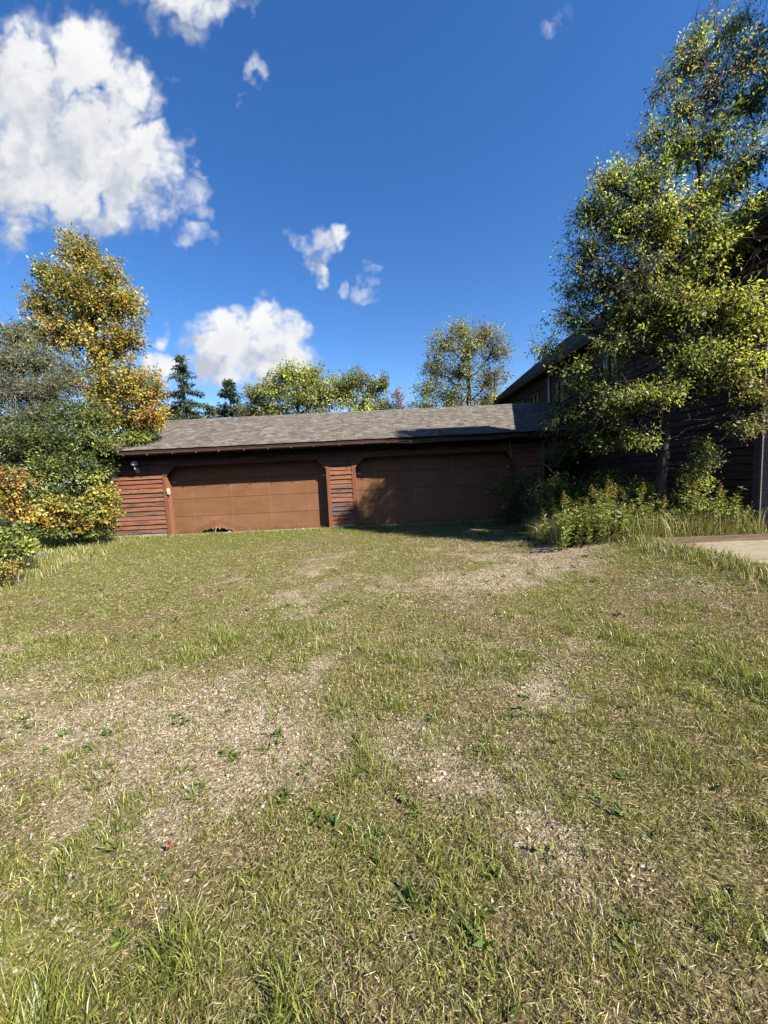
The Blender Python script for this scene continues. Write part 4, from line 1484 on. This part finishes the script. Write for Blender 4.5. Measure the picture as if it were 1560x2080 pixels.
def build_back_trees():
    NEED = [(.045, .062, .030), (.060, .080, .040), (.035, .05, .026), (.08, .095, .05)]
    SPR = [(.035, .060, .042), (.05, .08, .055), (.028, .048, .034)]
    build_conifer("larch_tree", "dark ragged larch with drooping branches behind the left end of the garage roof", 366, 722, 855, 26, 46, 31, NEED, .55, False, .8)
    build_conifer("spruce_tree", "small pointed blue green spruce behind the garage roof", 463, 772, 850, 28, 38, 32, SPR, .25, True)
    build_conifer("young_larch_tree", "short thin larch between the ragged larch and the spruce", 428, 826, 850, 25, 22, 33, NEED, .5, False, .6)
    LG = [(.13, .155, .035), (.165, .18, .04), (.10, .125, .032), (.20, .195, .05)]
    make_tree("maple_tree", "broad yellow green tree rising behind the middle of the garage roof", "tree", trunk_to(600, 760, 24, .2), [
        B(590, 765, 24, 36, 30, 1.0, pal=LG), B(630, 770, 24, 36, 34, 1.0, pal=LG), B(555, 795, 24, 36, 34, 1.0, pal=LG), B(610, 810, 23.5, 50, 36, 1.2, pal=LG), B(660, 805, 24, 36, 38, .9, pal=LG), B(560, 840, 24, 50, 36, 1.0, pal=LG), B(650, 850, 24, 50, 36, 1.0, pal=LG), B(605, 880, 24, 80, 40, 1.2, pal=LG),
    ], 1250, 16, .13, LG, M['bark'], "leafy trees behind the garage", 41, .62, .2, .07, .22, .02)
    make_tree("pale_tree", "greyish green leafy tree just right of the spruce", "tree", trunk_to(520, 800, 25, .16), [
        B(520, 805, 25, 28, 26, .9, pal=GREY + LG), B(505, 840, 25, 30, 30, .9, pal=GREY + OLIVE), B(540, 830, 25.5, 32, 34, .8, pal=GREY + LG), B(515, 880, 25, 46, 36, .9, pal=GREY),
    ], 560, 15, .125, GREY, M['bark'], "leafy trees behind the garage", 42, .5, .2, .05, .2, .08)
    make_tree("poplar_tree", "loose green tree right of the broad yellow green tree", "tree", trunk_to(735, 770, 24, .17), [
        B(722, 775, 24, 26, 30, .8, pal=LG + GREY), B(700, 800, 24, 30, 30, .8, pal=LG), B(755, 790, 24, 28, 28, .8, pal=LG + GREY), B(780, 780, 24, 14, 22, .35, pal=GREY), B(690, 790, 24.4, 34, 34, .8, pal=LG), B(735, 830, 24, 50, 34, 1.1, pal=LG), B(780, 825, 24, 30, 26, .6, pal=LG + BROWN), B(740, 875, 24, 60, 36, 1.0, pal=LG),
    ], 900, 15, .135, LG, M['bark'], "leafy trees behind the garage", 43, .55, .2, .05, .22, .08)
    RB = [(.16, .085, .06), (.12, .07, .05), (.14, .11, .05)]
    make_tree("reddish_tree", "small sparse reddish brown tree behind the garage roof", "tree", trunk_to(808, 795, 22, .05), [
        B(808, 805, 22, 16, 16, .6, pal=RB), B(815, 830, 22, 20, 18, .7, pal=RB), B(800, 850, 22, 20, 20, .7, pal=RB),
    ], 130, 11, .11, RB, M['bark'], "leafy trees behind the garage", 44, .5, .2, .03, .18, .2)
    LB = [(.098, .112, .036), (.125, .135, .042), (.080, .095, .034), (.15, .15, .052), (.105, .095, .045)]
    make_tree("ash_tree", "large loose olive tree behind the right end of the garage roof", "tree", trunk_to(950, 690, 22, .24), [
        B(935, 672, 22, 30, 26, .7, pal=LB), B(985, 680, 22, 36, 26, .7, pal=LB + BROWN), B(900, 700, 22, 34, 28, .8, pal=LB), B(950, 710, 21.8, 46, 34, 1.2, pal=LB), B(1010, 715, 22, 36, 34, .8, pal=LB + BROWN), B(885, 745, 22, 34, 30, .8, pal=LB), B(935, 760, 21.8, 50, 36, 1.2, pal=LB),
        B(1000, 770, 22, 40, 36, 1.0, pal=LB + BROWN), B(870, 790, 22, 34, 30, .7, pal=LB + GREEN), B(920, 810, 22, 50, 34, 1.1, pal=LB + GREEN), B(985, 820, 22, 46, 34, 1.0, pal=LB + YELLOW), B(860, 830, 22, 36, 26, .6, pal=GREEN), B(930, 860, 22, 80, 40, 1.2, pal=LB),
    ], 1600, 15, .115, LB, M['bark_dark'], "leafy trees behind the garage", 45, .5, .3, .06, .26, .06, gain=2.4)
    make_tree("thicket_tree", "dark green tree filling the gap behind the left bushes", "tree", trunk_to(60, 850, 18, .12), [
        B(60, 900, 18, 70, 60, 1.0, pal=DARK), B(-20, 880, 18, 70, 70, 1.0, pal=DARK), B(130, 930, 18, 60, 50, 1.0, pal=DARK), B(40, 980, 18, 80, 50, 1.0, pal=DARK), B(150, 1000, 18, 60, 40, .8, pal=DARK), B(-60, 980, 18, 60, 60, .8, pal=DARK), B(100, 820, 19, 60, 50, .8, pal=DARK + GREY), B(20, 780, 19, 60, 50, .8, pal=DARK + GREY),
    ], 1000, 15, .13, DARK, M['bark_dark'], None, 47, .5, .2, .05, .2, .02)
    # the wood beyond, seen through the gaps low down
    make_tree("hedgerow_tree", "green hedge tree far behind the left end of the garage", "tree", trunk_to(330, 850, 30, .1), [
        B(340, 850, 30, 40, 22, 1.0, pal=DARK), B(410, 860, 30, 46, 18, 1.0, pal=DARK + GREEN), B(280, 850, 30, 40, 30, 1.0, pal=DARK),
    ], 380, 13, .18, DARK, M['bark_dark'], "leafy trees behind the garage", 46, .5, .2, .05, .25, .02)


build_back_trees()


def build_shade_woods():  # out-of-view tree ring, added to block low sky light and darken the shade
    rng = np.random.default_rng(77)
    paths, LP, LD, LL, LC = [], [], [], [], []
    spots = [(a, rng.uniform(21, 28)) for a in np.linspace(100, 262, 24)] + [(a, rng.uniform(19, 24)) for a in np.linspace(266, 308, 7)]
    for a, r in spots:
        a = math.radians(a + rng.uniform(-3, 3))
        x, y = r * math.sin(a), r * math.cos(a)
        h = rng.uniform(12, 15.5)
        paths.append((np.array([[x, y, -.2], [x + rng.normal() * .3, y, h * .5], [x, y, h * .9]]), np.array([.2, .14, .03])))
        n = 1500
        d = unit(rng.normal(size=(n, 3)))
        p = np.array([x, y, h * .56]) + d * np.array([3.3, 3.3, h * .45]) * (rng.random((n, 1)) ** .4)
        p[:, 2] = np.maximum(p[:, 2], .3)
        LP.append(p)
        LD.append(unit(rng.normal(size=(n, 3)) + np.array([0, 0, -.3])))
        LL.append(rng.uniform(.35, .65, n))
        LC.append(np.array(DARK + OLIVE)[rng.integers(0, 8, n)] * 1.3)
    V1, F1 = tubes_arrays(paths, 6)
    LP, LD, LL, LC = map(np.concatenate, (LP, LD, LL, LC))
    V, F = leaf_mesh_arrays(LP, LD, LL, LL * .7, rng=rng)
    o = link("shade_woods", np_mesh("shade_woods", np.concatenate([V1, V]), F1, np.concatenate([np.tile([.06, .05, .04], (len(V1), 1)), np.repeat(LC, 4, 0)]), False, F + len(V1)), M['leaf'])
    tag(o, "ring of unseen trees added behind the camera to deepen the shade", "shade_woods", None, "stuff")


build_shade_woods()


# ------------------------------------------------------------------ weeds and saplings by the house
def build_weeds():
    make_tree("sapling_bush", "sparse leafy sapling growing before the shaded right garage door", "bush", trunk_to(1035, 965, 11.0, .02, (3.75, 11.1)), [
        B(1040, 985, 11.0, 34, 26, .8, pal=DARK + GREEN), B(1010, 1000, 10.8, 26, 16, .4, pal=GREEN), B(1060, 1025, 11.0, 36, 28, .9, pal=DARK + GREEN), B(1075, 975, 11.2, 22, 22, .4, pal=GREEN), B(1090, 1040, 10.6, 40, 30, .9, pal=DARK), B(1030, 1045, 11.2, 30, 20, .5, pal=DARK),
    ], 260, 10, .085, DARK, M['bark'], None, 51, .5, .3, .012, .10, .15)
    make_tree("bramble_bush", "tangled green bush between the shaded garage door and the tree trunk", "bush", trunk_to(1160, 985, 9.2, .02, (4.5, 9.3)), [
        B(1130, 985, 9.2, 40, 24, .8, pal=GREEN), B(1180, 1000, 9.0, 44, 30, 1.0, pal=GREEN + DARK), B(1120, 1040, 8.9, 46, 34, 1.0, pal=DARK + GREEN), B(1200, 1050, 8.5, 46, 32, 1.0, pal=DARK + GREEN), B(1160, 1075, 8.5, 40, 24, .8, pal=DARK), B(1230, 975, 9.0, 36, 22, .6, pal=GREEN + LIME), B(1290, 985, 8.6, 36, 16, .5, pal=YELLOW + GREEN), B(1090, 1070, 9.2, 30, 24, .6, pal=DARK), B(1250, 1010, 8.2, 40, 26, .7, pal=GREEN + LIME), B(1310, 1000, 8.0, 36, 24, .6, pal=GREEN + LIME), B(1180, 1055, 7.9, 44, 26, .8, pal=GREEN + LIME), B(1250, 1050, 7.6, 44, 26, .8, pal=GREEN + LIME), B(1110, 1010, 9.4, 40, 26, .6, pal=GREEN),
    ], 1250, 12, .060, GREEN, M['bark'], None, 52, .45, .35, .012, .10, .10, gain=2.4)
    make_tree("wall_shrub", "small leaved shrub climbing the dark house wall", "bush", trunk_to(1430, 930, 7.1, .018, (5.9, 7.4)), [
        B(1425, 905, 7.4, 26, 22, .6, pal=GREEN), B(1440, 935, 7.3, 34, 26, .9, pal=GREEN + GREY), B(1405, 960, 7.2, 26, 22, .6, pal=GREEN), B(1425, 985, 7.1, 30, 24, .7, pal=GREEN + LIME), B(1405, 1020, 7.0, 36, 26, .9, pal=GREEN + LIME), B(1445, 1030, 6.9, 30, 22, .7, pal=GREEN + LIME), B(1390, 985, 7.2, 18, 20, .3, pal=GREEN), B(1500, 1040, 6.9, 30, 14, .35, pal=GREEN),
    ], 330, 11, .042, GREEN, M['bark'], None, 53, .6, .2, .010, .09, .05, gain=2.4, shell=.6)

    # goldenrods: three plants shaped once, then copied
    def goldenrod(seed, h, plume):
        rng = np.random.default_rng(seed)
        stem = np.array([[0, 0, 0], [.02, .01, h * .5], [.06 * rng.normal(), .05 * rng.normal(), h]])
        sp = bez(stem[0], stem[1], stem[2], 8)
        V1, F1 = tubes_arrays([(sp, np.linspace(.006, .002, 8))], 4)
        n = 70
        t = rng.uniform(.12, .95, n)
        pos = np.stack([np.interp(t, np.linspace(0, 1, 8), sp[:, j]) for j in range(3)], 1)
        a = rng.uniform(0, 6.28, n)
        d = unit(np.stack([np.cos(a), np.sin(a), rng.uniform(-.2, .7, n)], 1))
        L = rng.uniform(.06, .13, n) * (1.15 - t * .5)
        col = np.array(GREEN + LIME)[rng.integers(0, 9, n)] * np.exp(rng.normal(size=(n, 1)) * .2)
        V, F = leaf_mesh_arrays(pos, d, L, L * .24, rng=rng)
        me_s, me_l = np_mesh("stem", V1, F1), np_mesh("leaves", V, None, np.repeat(col * 2.2, 4, 0), False, F)
        me_p = None
        if plume:
            m = 150
            tt = rng.uniform(.84, 1.04, m)
            pp = np.stack([np.interp(tt, np.linspace(0, 1, 8), sp[:, j]) for j in range(3)], 1)
            pp[:, 2] += np.maximum(tt - 1, 0) * h
            aa = rng.uniform(0, 6.28, m)
            rr = rng.uniform(0, .075, m) * np.clip((1.05 - tt) * 7, .1, 1)
            pp[:, 0] += np.cos(aa) * rr
            pp[:, 1] += np.sin(aa) * rr
            V, F = leaf_mesh_arrays(pp, unit(rng.normal(size=(m, 3))), np.full(m, .022), np.full(m, .016), rng=rng)
            c = np.array([(.30, .21, .03), (.22, .17, .035), (.17, .15, .03)])[rng.integers(0, 3, m)]
            me_p = np_mesh("flower_plume", V, None, np.repeat(c, 4, 0), False, F)
        for m_ in (me_s, me_l, me_p):
            if m_:
                m_.materials.append(M['leaf'] if m_ is not me_s else M['bark'])
        return me_s, me_l, me_p
    kinds = [goldenrod(61, 1.0, True), goldenrod(62, .85, True), goldenrod(63, .75, False), goldenrod(64, .6, False)]
    rng = random.Random(8)
    spots = [(1255, 1010, 7.6, 0), (1300, 1030, 7.3, 0), (1315, 1030, 7.5, 1), (1340, 1035, 7.2, 1), (1285, 1040, 7.1, 1), (1265, 1000, 7.8, 1)]
    for i in range(190):
        spots.append((rng.uniform(1110, 1480), 0, rng.uniform(6.85, 8.4), rng.choice((1, 2, 2, 3, 3))))
    for (u, v, Y, k) in spots:
        x = at(u, 1050, Y).x
        if x > 6.7 or (x > 4.7 and Y < 6.75) or x < 3.1:
            continue
        ms, ml, mp = kinds[k]
        r = link("goldenrod_plant" if mp else "weed_plant", None, None, None, (x, Y, gz(x, Y) - .02))
        r.rotation_euler = (rng.uniform(-.12, .12), rng.uniform(-.12, .12), rng.uniform(0, 6.28))
        sc = rng.uniform(.7, 1.30)
        r.scale = (sc, sc, sc)
        if mp:
            tag(r, "goldenrod with yellow plume among the weeds by the house", "goldenrod", "goldenrods among the weeds by the house")
        else:
            tag(r, "leafy green weed among the tall grass by the house", "weed", "leafy weeds by the house")
        for nm, m_ in (("stem", ms), ("leaves", ml), ("flower_plume", mp)):
            if m_:
                o = bpy.data.objects.new(nm, m_)
                COL.objects.link(o)
                o.parent = r
                if nm != "stem":
                    o["kind"] = "stuff"


build_weeds()


# ------------------------------------------------------------------ grass, straw, gravel, small lawn plants
def blades(n, xs, ys, h, w, lean, cols, rng, seg2=True):
    z = terrain(xs, ys)
    a = rng.uniform(0, 2 * np.pi, n)
    side = np.stack([np.cos(a), np.sin(a), np.zeros(n)], 1)
    b = rng.uniform(0, 2 * np.pi, n)
    le = np.stack([np.cos(b), np.sin(b), np.zeros(n)], 1) * lean[:, None]
    P = np.stack([xs, ys, z - .004], 1)
    up = np.array([0, 0, 1.0])
    h = h[:, None]
    w = w[:, None]
    vert = np.sqrt(np.clip(1 - lean[:, None] ** 2, .02, 1))
    mid = P + le * h * .42 + up * h * .58 * vert
    tip = P + le * h * 1.02 + up * h * .95 * vert * np.clip(1 - lean[:, None] * .35, .3, 1)
    if seg2:
        V = np.stack([P - side * w * .5, P + side * w * .5, mid + side * w * .42, mid - side * w * .42, tip], 1)
        i = np.arange(n)[:, None] * 5
        F = i + np.array([[0, 1, 2, 3]])
        F3 = i + np.array([[3, 2, 4]])
        k = 5
    else:
        V = np.stack([P - side * w * .5, P + side * w * .5, tip], 1)
        i = np.arange(n)[:, None] * 3
        F, F3, k = None, i + np.array([[0, 1, 2]]), 3
    return V.reshape(-1, 3), F, F3, np.repeat(cols, k, 0)


def scatter(y0, y1, dens, rng, keep=None):
    wid = 1.12 * y1 + .9
    n = int(dens * (y1 - y0) * 2 * wid)
    x, y = rng.uniform(-wid, wid, n), rng.uniform(y0, y1, n)
    k = (np.abs(x) < 1.12 * y + .9) & (x > -10.2) & (x < 6.85) & ~patio_inside(x, y) & ~((y > GY - .02) & (x > GX0 - .1) & (x < GX1))
    x, y = x[k], y[k]
    if keep is not None:
        k = rng.random(len(x)) < keep(x, y)
        x, y = x[k], y[k]
    return x, y


GR = np.array([(.115, .148, .024), (.155, .180, .032), (.190, .205, .040), (.080, .112, .020), (.235, .230, .050)])
ST = np.array([(.40, .320, .150), (.48, .395, .215), (.32, .255, .11), (.24, .185, .08), (.34, .295, .12), (.14, .105, .052)])


def grass_cols(x, y, rng, bias=0.0):
    n = len(x)
    g = green_share(x, y) + bias
    isg = rng.random(n) < np.clip(.08 + 1.05 * g, .05, .95)
    c = np.where(isg[:, None], GR[rng.integers(0, len(GR), n)], ST[rng.integers(0, len(ST), n)])
    c = c * 1.3 * np.exp(rng.normal(size=(n, 1)) * .36)
    # yellowish half-dry blades
    half = rng.random(n) < .22
    c[half] = c[half] * .5 + np.array([.30, .26, .075]) * .5
    return c, isg


def hmap(x, y):
    h = .038 + .018 * (fbm(x, y, .6, 7) - .5) * 2
    h = h + .06 * sstep((y - 11.4) / .7) + .10 * sstep((x - 3.5) / 1.1) * sstep((y - 4.6) / 1.2) + .05 * sstep((-x - 6.0 - .1 * y) / 1.2) * sstep((y - 4) / 2)
    h = h + .05 * sstep((green_share(x, y) - .62) / .3) * (y < 4)
    return h


def build_grass():
    rng = np.random.default_rng(101)
    parts = []
    keep = lambda x, y: np.clip(1.12 - .95 * gravel_share(x, y), .24, 1)
    for (y0, y1, dens, wf, seg) in ((.35, 2.3, 16000, .85, True), (2.3, 4.2, 8800, 1.05, True), (4.2, 7.0, 5000, 1.4, False), (7.0, 12.4, 2600, 2.1, False)):
        x, y = scatter(y0, y1, dens, rng, keep)
        n = len(x)
        c, isg = grass_cols(x, y, rng)
        h = hmap(x, y) * rng.uniform(.45, 1.5, n) * np.where(isg, 1.05, .9)
        tuft = fbm(x, y, .16, 15, 3)
        h = h * (.45 + 1.25 * sstep((tuft - .32) / .36)) * (.92 if y1 < 4.5 else .85)
        lean = np.clip(np.abs(rng.normal(size=n)) * .50 + .22, 0, .97)
        w = rng.uniform(.0020, .0044, n) * wf * np.where(isg, 1.15, .85)
        parts.append(blades(n, x, y, h, w, lean, c, rng, seg))
    Vs, Fs, F3s, Cs, n0 = [], [], [], [], 0
    for V, F, F3, C in parts:
        Vs.append(V)
        Cs.append(C)
        if F is not None:
            Fs.append(F + n0)
        F3s.append(F3 + n0)
        n0 += len(V)
    o = link("grass", np_mesh("grass", np.concatenate(Vs), np.concatenate(Fs), np.concatenate(Cs), False, np.concatenate(F3s)), M['blade'])
    tag(o, "short patchy half dry lawn grass covering the yard", "grass", None, "stuff")

    # dry straw lying flat
    parts = []
    for (y0, y1, dens, wf) in ((.35, 2.3, 7500, .72), (2.3, 4.5, 3600, 1.0), (4.5, 9.0, 1200, 1.7)):
        x, y = scatter(y0, y1, dens, rng)
        n = len(x)
        a = rng.uniform(0, 2 * np.pi, n)
        L = rng.uniform(.014, .050, n) * (1 + .25 * (wf - 1))
        D = unit(np.stack([np.cos(a), np.sin(a), rng.normal(size=n) * .22], 1))
        P = np.stack([x, y, terrain(x, y) + rng.uniform(.002, .022, n)], 1)
        c = ST[rng.integers(0, len(ST), n)] * np.exp(rng.normal(size=(n, 1)) * .25)
        V, F = leaf_mesh_arrays(P, D, L, rng.uniform(.0022, .0045, n) * wf, rng=rng, fold=.1)
        parts.append((V, F, np.repeat(c, 4, 0)))
    n0, Vs, Fs, Cs = 0, [], [], []
    for V, F, C in parts:
        Vs.append(V)
        Fs.append(F + n0)
        Cs.append(C)
        n0 += len(V)
    o = link("straw_litter", np_mesh("straw_litter", np.concatenate(Vs), None, np.concatenate(Cs), False, np.concatenate(Fs)), M['blade'])
    tag(o, "dry straw and dead grass clippings lying over the lawn", "straw", None, "stuff")

    # gravel
    x1, y1 = scatter(.4, 2.6, 5200, rng, lambda x, y: np.clip(gravel_share(x, y) * 1.35 - .18, .02, 1))
    x2, y2 = scatter(2.6, 5.0, 1700, rng, lambda x, y: np.clip(gravel_share(x, y) * 1.35 - .22, .0, 1))
    x3, y3 = scatter(5.0, 9.2, 420, rng, lambda x, y: np.clip(gravel_share(x, y) * 1.4 - .30, .0, 1))
    x, y = np.concatenate([x1, x2, x3]), np.concatenate([y1, y2, y3])
    n = len(x)
    s = np.exp(rng.normal(size=n) * .42) * .0052 * np.where(y > 5, 2.1, np.where(y > 2.6, 1.45, 1.0))
    s[rng.random(n) < .006] *= 2.2
    s = np.minimum(s, .018)
    octa = np.array([(1, 0, 0), (0, 1, 0), (-1, 0, 0), (0, -1, 0), (0, 0, 1), (0, 0, -1)], float)
    V = octa[None] * (s[:, None, None] * np.array([1.15, .9, .62])) * rng.uniform(.65, 1.25, (n, 6, 1)) + rng.normal(size=(n, 6, 3)) * s[:, None, None] * .18
    a = rng.uniform(0, 6.28, n)
    ca, sa = np.cos(a)[:, None], np.sin(a)[:, None]
    V = np.stack([V[..., 0] * ca - V[..., 1] * sa, V[..., 0] * sa + V[..., 1] * ca, V[..., 2]], -1)
    V = V + np.stack([x, y, terrain(x, y) + s * .22], 1)[:, None, :]
    i = np.arange(n)[:, None] * 6
    F3 = np.concatenate([i + np.array([t]) for t in ((0, 1, 4), (1, 2, 4), (2, 3, 4), (3, 0, 4), (1, 0, 5), (2, 1, 5), (3, 2, 5), (0, 3, 5))])
    pc = np.array([(.40, .32, .22), (.47, .40, .30), (.30, .235, .16), (.43, .34, .23), (.34, .31, .27), (.46, .41, .33), (.23, .185, .14)])
    c = pc[rng.integers(0, len(pc), n)] * np.exp(rng.normal(size=(n, 1)) * .2)
    o = link("gravel", np_mesh("gravel", V.reshape(-1, 3), None, np.repeat(c, 6, 0), False, F3), M['stone'])
    tag(o, "loose tan and grey gravel showing through the thin lawn", "gravel", None, "stuff")

    # broad-leaved lawn weeds: rosettes
    parts = []
    n0, Vs, Fs, Cs = 0, [], [], []
    for (y0, y1, dens) in ((.4, 2.6, 26), (2.6, 6.5, 7)):
        x, y = scatter(y0, y1, dens, rng, lambda x, y: np.clip(green_share(x, y) * 1.3 - .05, .05, 1))
        for xx, yy in zip(x, y):
            m = rng.integers(6, 15)
            a = rng.uniform(0, 6.28, m)
            up = rng.uniform(.1, .9, m)
            D = unit(np.stack([np.cos(a), np.sin(a), up], 1))
            sc = rng.uniform(.6, 1.5)
            L = rng.uniform(.022, .055, m) * sc
            P = np.stack([xx + rng.normal(size=m) * .012 * sc, yy + rng.normal(size=m) * .012 * sc, np.full(m, gz(xx, yy)) + rng.uniform(0, .02, m)], 1)
            col = np.array([(.11, .17, .03), (.14, .20, .035), (.19, .23, .045), (.09, .14, .03)])[rng.integers(0, 4)] * np.exp(rng.normal(size=(m, 1)) * .18)
            V, F = leaf_mesh_arrays(P, D, L, L * rng.uniform(.18, .34), rng=rng, fold=.22)
            Vs.append(V)
            Fs.append(F + n0)
            Cs.append(np.repeat(col, 4, 0))
            n0 += len(V)
    o = link("lawn_weeds", np_mesh("lawn_weeds", np.concatenate(Vs), None, np.concatenate(Cs), False, np.concatenate(Fs)), M['leaf'])
    tag(o, "small broad leaved weeds and clover dotted through the lawn", "weeds", None, "stuff")

    # long grass before the house and along walls and bushes
    zones = []
    x, y = rng.uniform(3.2, 6.8, 16000), rng.uniform(6.65, 8.6, 16000)
    k = (rng.random(16000) < (.35 + .65 * fbm(x, y, .5, 12))) & (x < 6.86) & (y > 6.66 + .55 * np.clip(4.7 - x, 0, 2) * .6)
    zones.append((x[k], y[k], .48))
    x, y = rng.uniform(3.0, 6.8, 7000), rng.uniform(8.4, 11.9, 7000)
    k = x > 3.0 + .25 * (y - 8.4) + .3
    zones.append((x[k], y[k], .30))
    x = rng.uniform(4.05, 5.15, 9000)
    y = rng.uniform(3.2, 6.9, 9000)
    k = rng.random(9000) < np.exp(-((x - 4.55) / .28) ** 2)
    zones.append((x[k], y[k], .17))
    x, y = rng.uniform(-10, -6.2, 9000), rng.uniform(5.6, 12.0, 9000)
    k = (x < -6.2 - .28 * (y - 6.2) + rng.normal(size=9000) * .35)
    zones.append((x[k], y[k], .20))
    x, y = rng.uniform(GX0, GX1, 6000), GY - .05 - np.abs(rng.normal(size=6000)) * .10
    zones.append((x, y, .085))
    Vs, Fs, F3s, Cs, n0 = [], [], [], [], 0
    for x, y, hh in zones:
        k = ~patio_inside(x, y)
        x, y = x[k], y[k]
        n = len(x)
        isg = rng.random(n) < .60
        c = np.where(isg[:, None], np.array(GREEN + LIME)[rng.integers(0, 9, n)], ST[rng.integers(0, len(ST), n)]) * np.where(isg, 1.9, 1.25)[:, None] * np.exp(rng.normal(size=(n, 1)) * .25)
        V, F, F3, C = blades(n, x, y, hh * rng.uniform(.4, 1.5, n), rng.uniform(.005, .010, n), np.clip(np.abs(rng.normal(size=n)) * .4 + .12, 0, .95), c, rng, True)
        Vs.append(V)
        Fs.append(F + n0)
        F3s.append(F3 + n0)
        Cs.append(C)
        n0 += len(V)
    o = link("tall_grass", np_mesh("tall_grass", np.concatenate(Vs), np.concatenate(Fs), np.concatenate(Cs), False, np.concatenate(F3s)), M['blade'])
    tag(o, "long unmown grass along the house, patio and bushes", "grass", None, "stuff")


build_grass()


# ------------------------------------------------------------------ stones and fallen leaves
def rock(name, label, p, s, seed, col):
    rng = np.random.default_rng(seed)
    import bmesh
    bm = bmesh.new()
    bmesh.ops.create_icosphere(bm, subdivisions=3, radius=1)
    for v in bm.verts:
        d = v.co.normalized()
        q = 1 + .16 * math.sin(d.x * 3.1 + seed) + .13 * math.sin(d.y * 4.3 + seed * 2) + .10 * math.sin(d.z * 5.7 + d.x * 4) + rng.normal() * .02
        v.co = Vector((d.x * s[0], d.y * s[1], d.z * s[2])) * q
    me = bpy.data.meshes.new(name)
    bm.to_mesh(me)
    bm.free()
    tag(link(name, me, mat_plain(name + "_mat", col, .9, .1, .4, 12, 0, .8), None, p), label, "rock")


def fallen_leaf(label, p, s, col, rz):
    pts = [(0, 0), (.25, .28), (.18, .55), (.5, .5), (.42, .78), (.8, .72), (.70, .92), (1.0, 1.0), (.92, .70), (.72, .80), (.78, .42), (.5, .5), (.55, .18), (.28, .25)]
    ang = [(0.0, .15), (.6, .75), (.9, .45), (1.35, 1.0), (1.75, .55), (2.3, .95), (2.8, .5), (3.3, .7), (3.9, .35), (4.3, .55), (4.9, .3), (5.5, .6), (5.9, .4)]
    V = [(0, 0, .012)] + [(math.cos(a) * r * s, math.sin(a) * r * s, .006 + .018 * math.sin(a * 2.0) ** 2) for a, r in ang]
    n = len(ang)
    me = bpy.data.meshes.new("fallen_leaf")
    me.from_pydata(V, [], [(0, i + 1, (i + 1) % n + 1) for i in range(n)])
    o = link("fallen_leaf", me, mat_plain("dead_leaf_%d" % int(rz * 100), col, .6, .3, .3, 40), None, p)
    o.rotation_euler = (.1, -.15, rz)
    tag(o, label, "leaf", "fallen red leaves")


def build_small():
    p = at(1257, 1040, 7.35)
    rock("pale_stone", "pale round stone half hidden in the weeds by the house", (p.x, p.y, p.z - .06), (.075, .075, .08), 3, (.24, .23, .21))
    q = atZ(85, 1092)
    rock("grey_stone", "rough grey stone beside the low green shrub", (-8.6, 9.4, gz(-8.6, 9.4) + .06), (.20, .16, .10), 5, (.15, .145, .14))
    p = atZ(348, 1725, .03)
    fallen_leaf("red fallen leaf lying alone on the lawn in front", (p.x, p.y, gz(p.x, p.y) + .035), .030, (.24, .085, .06), .7)
    p = atZ(1405, 1123, .26)
    fallen_leaf("dark red fallen leaf in the grass by the patio", (p.x, p.y, gz(p.x, p.y) + .16), .09, (.25, .04, .03), 2.1)


build_small()
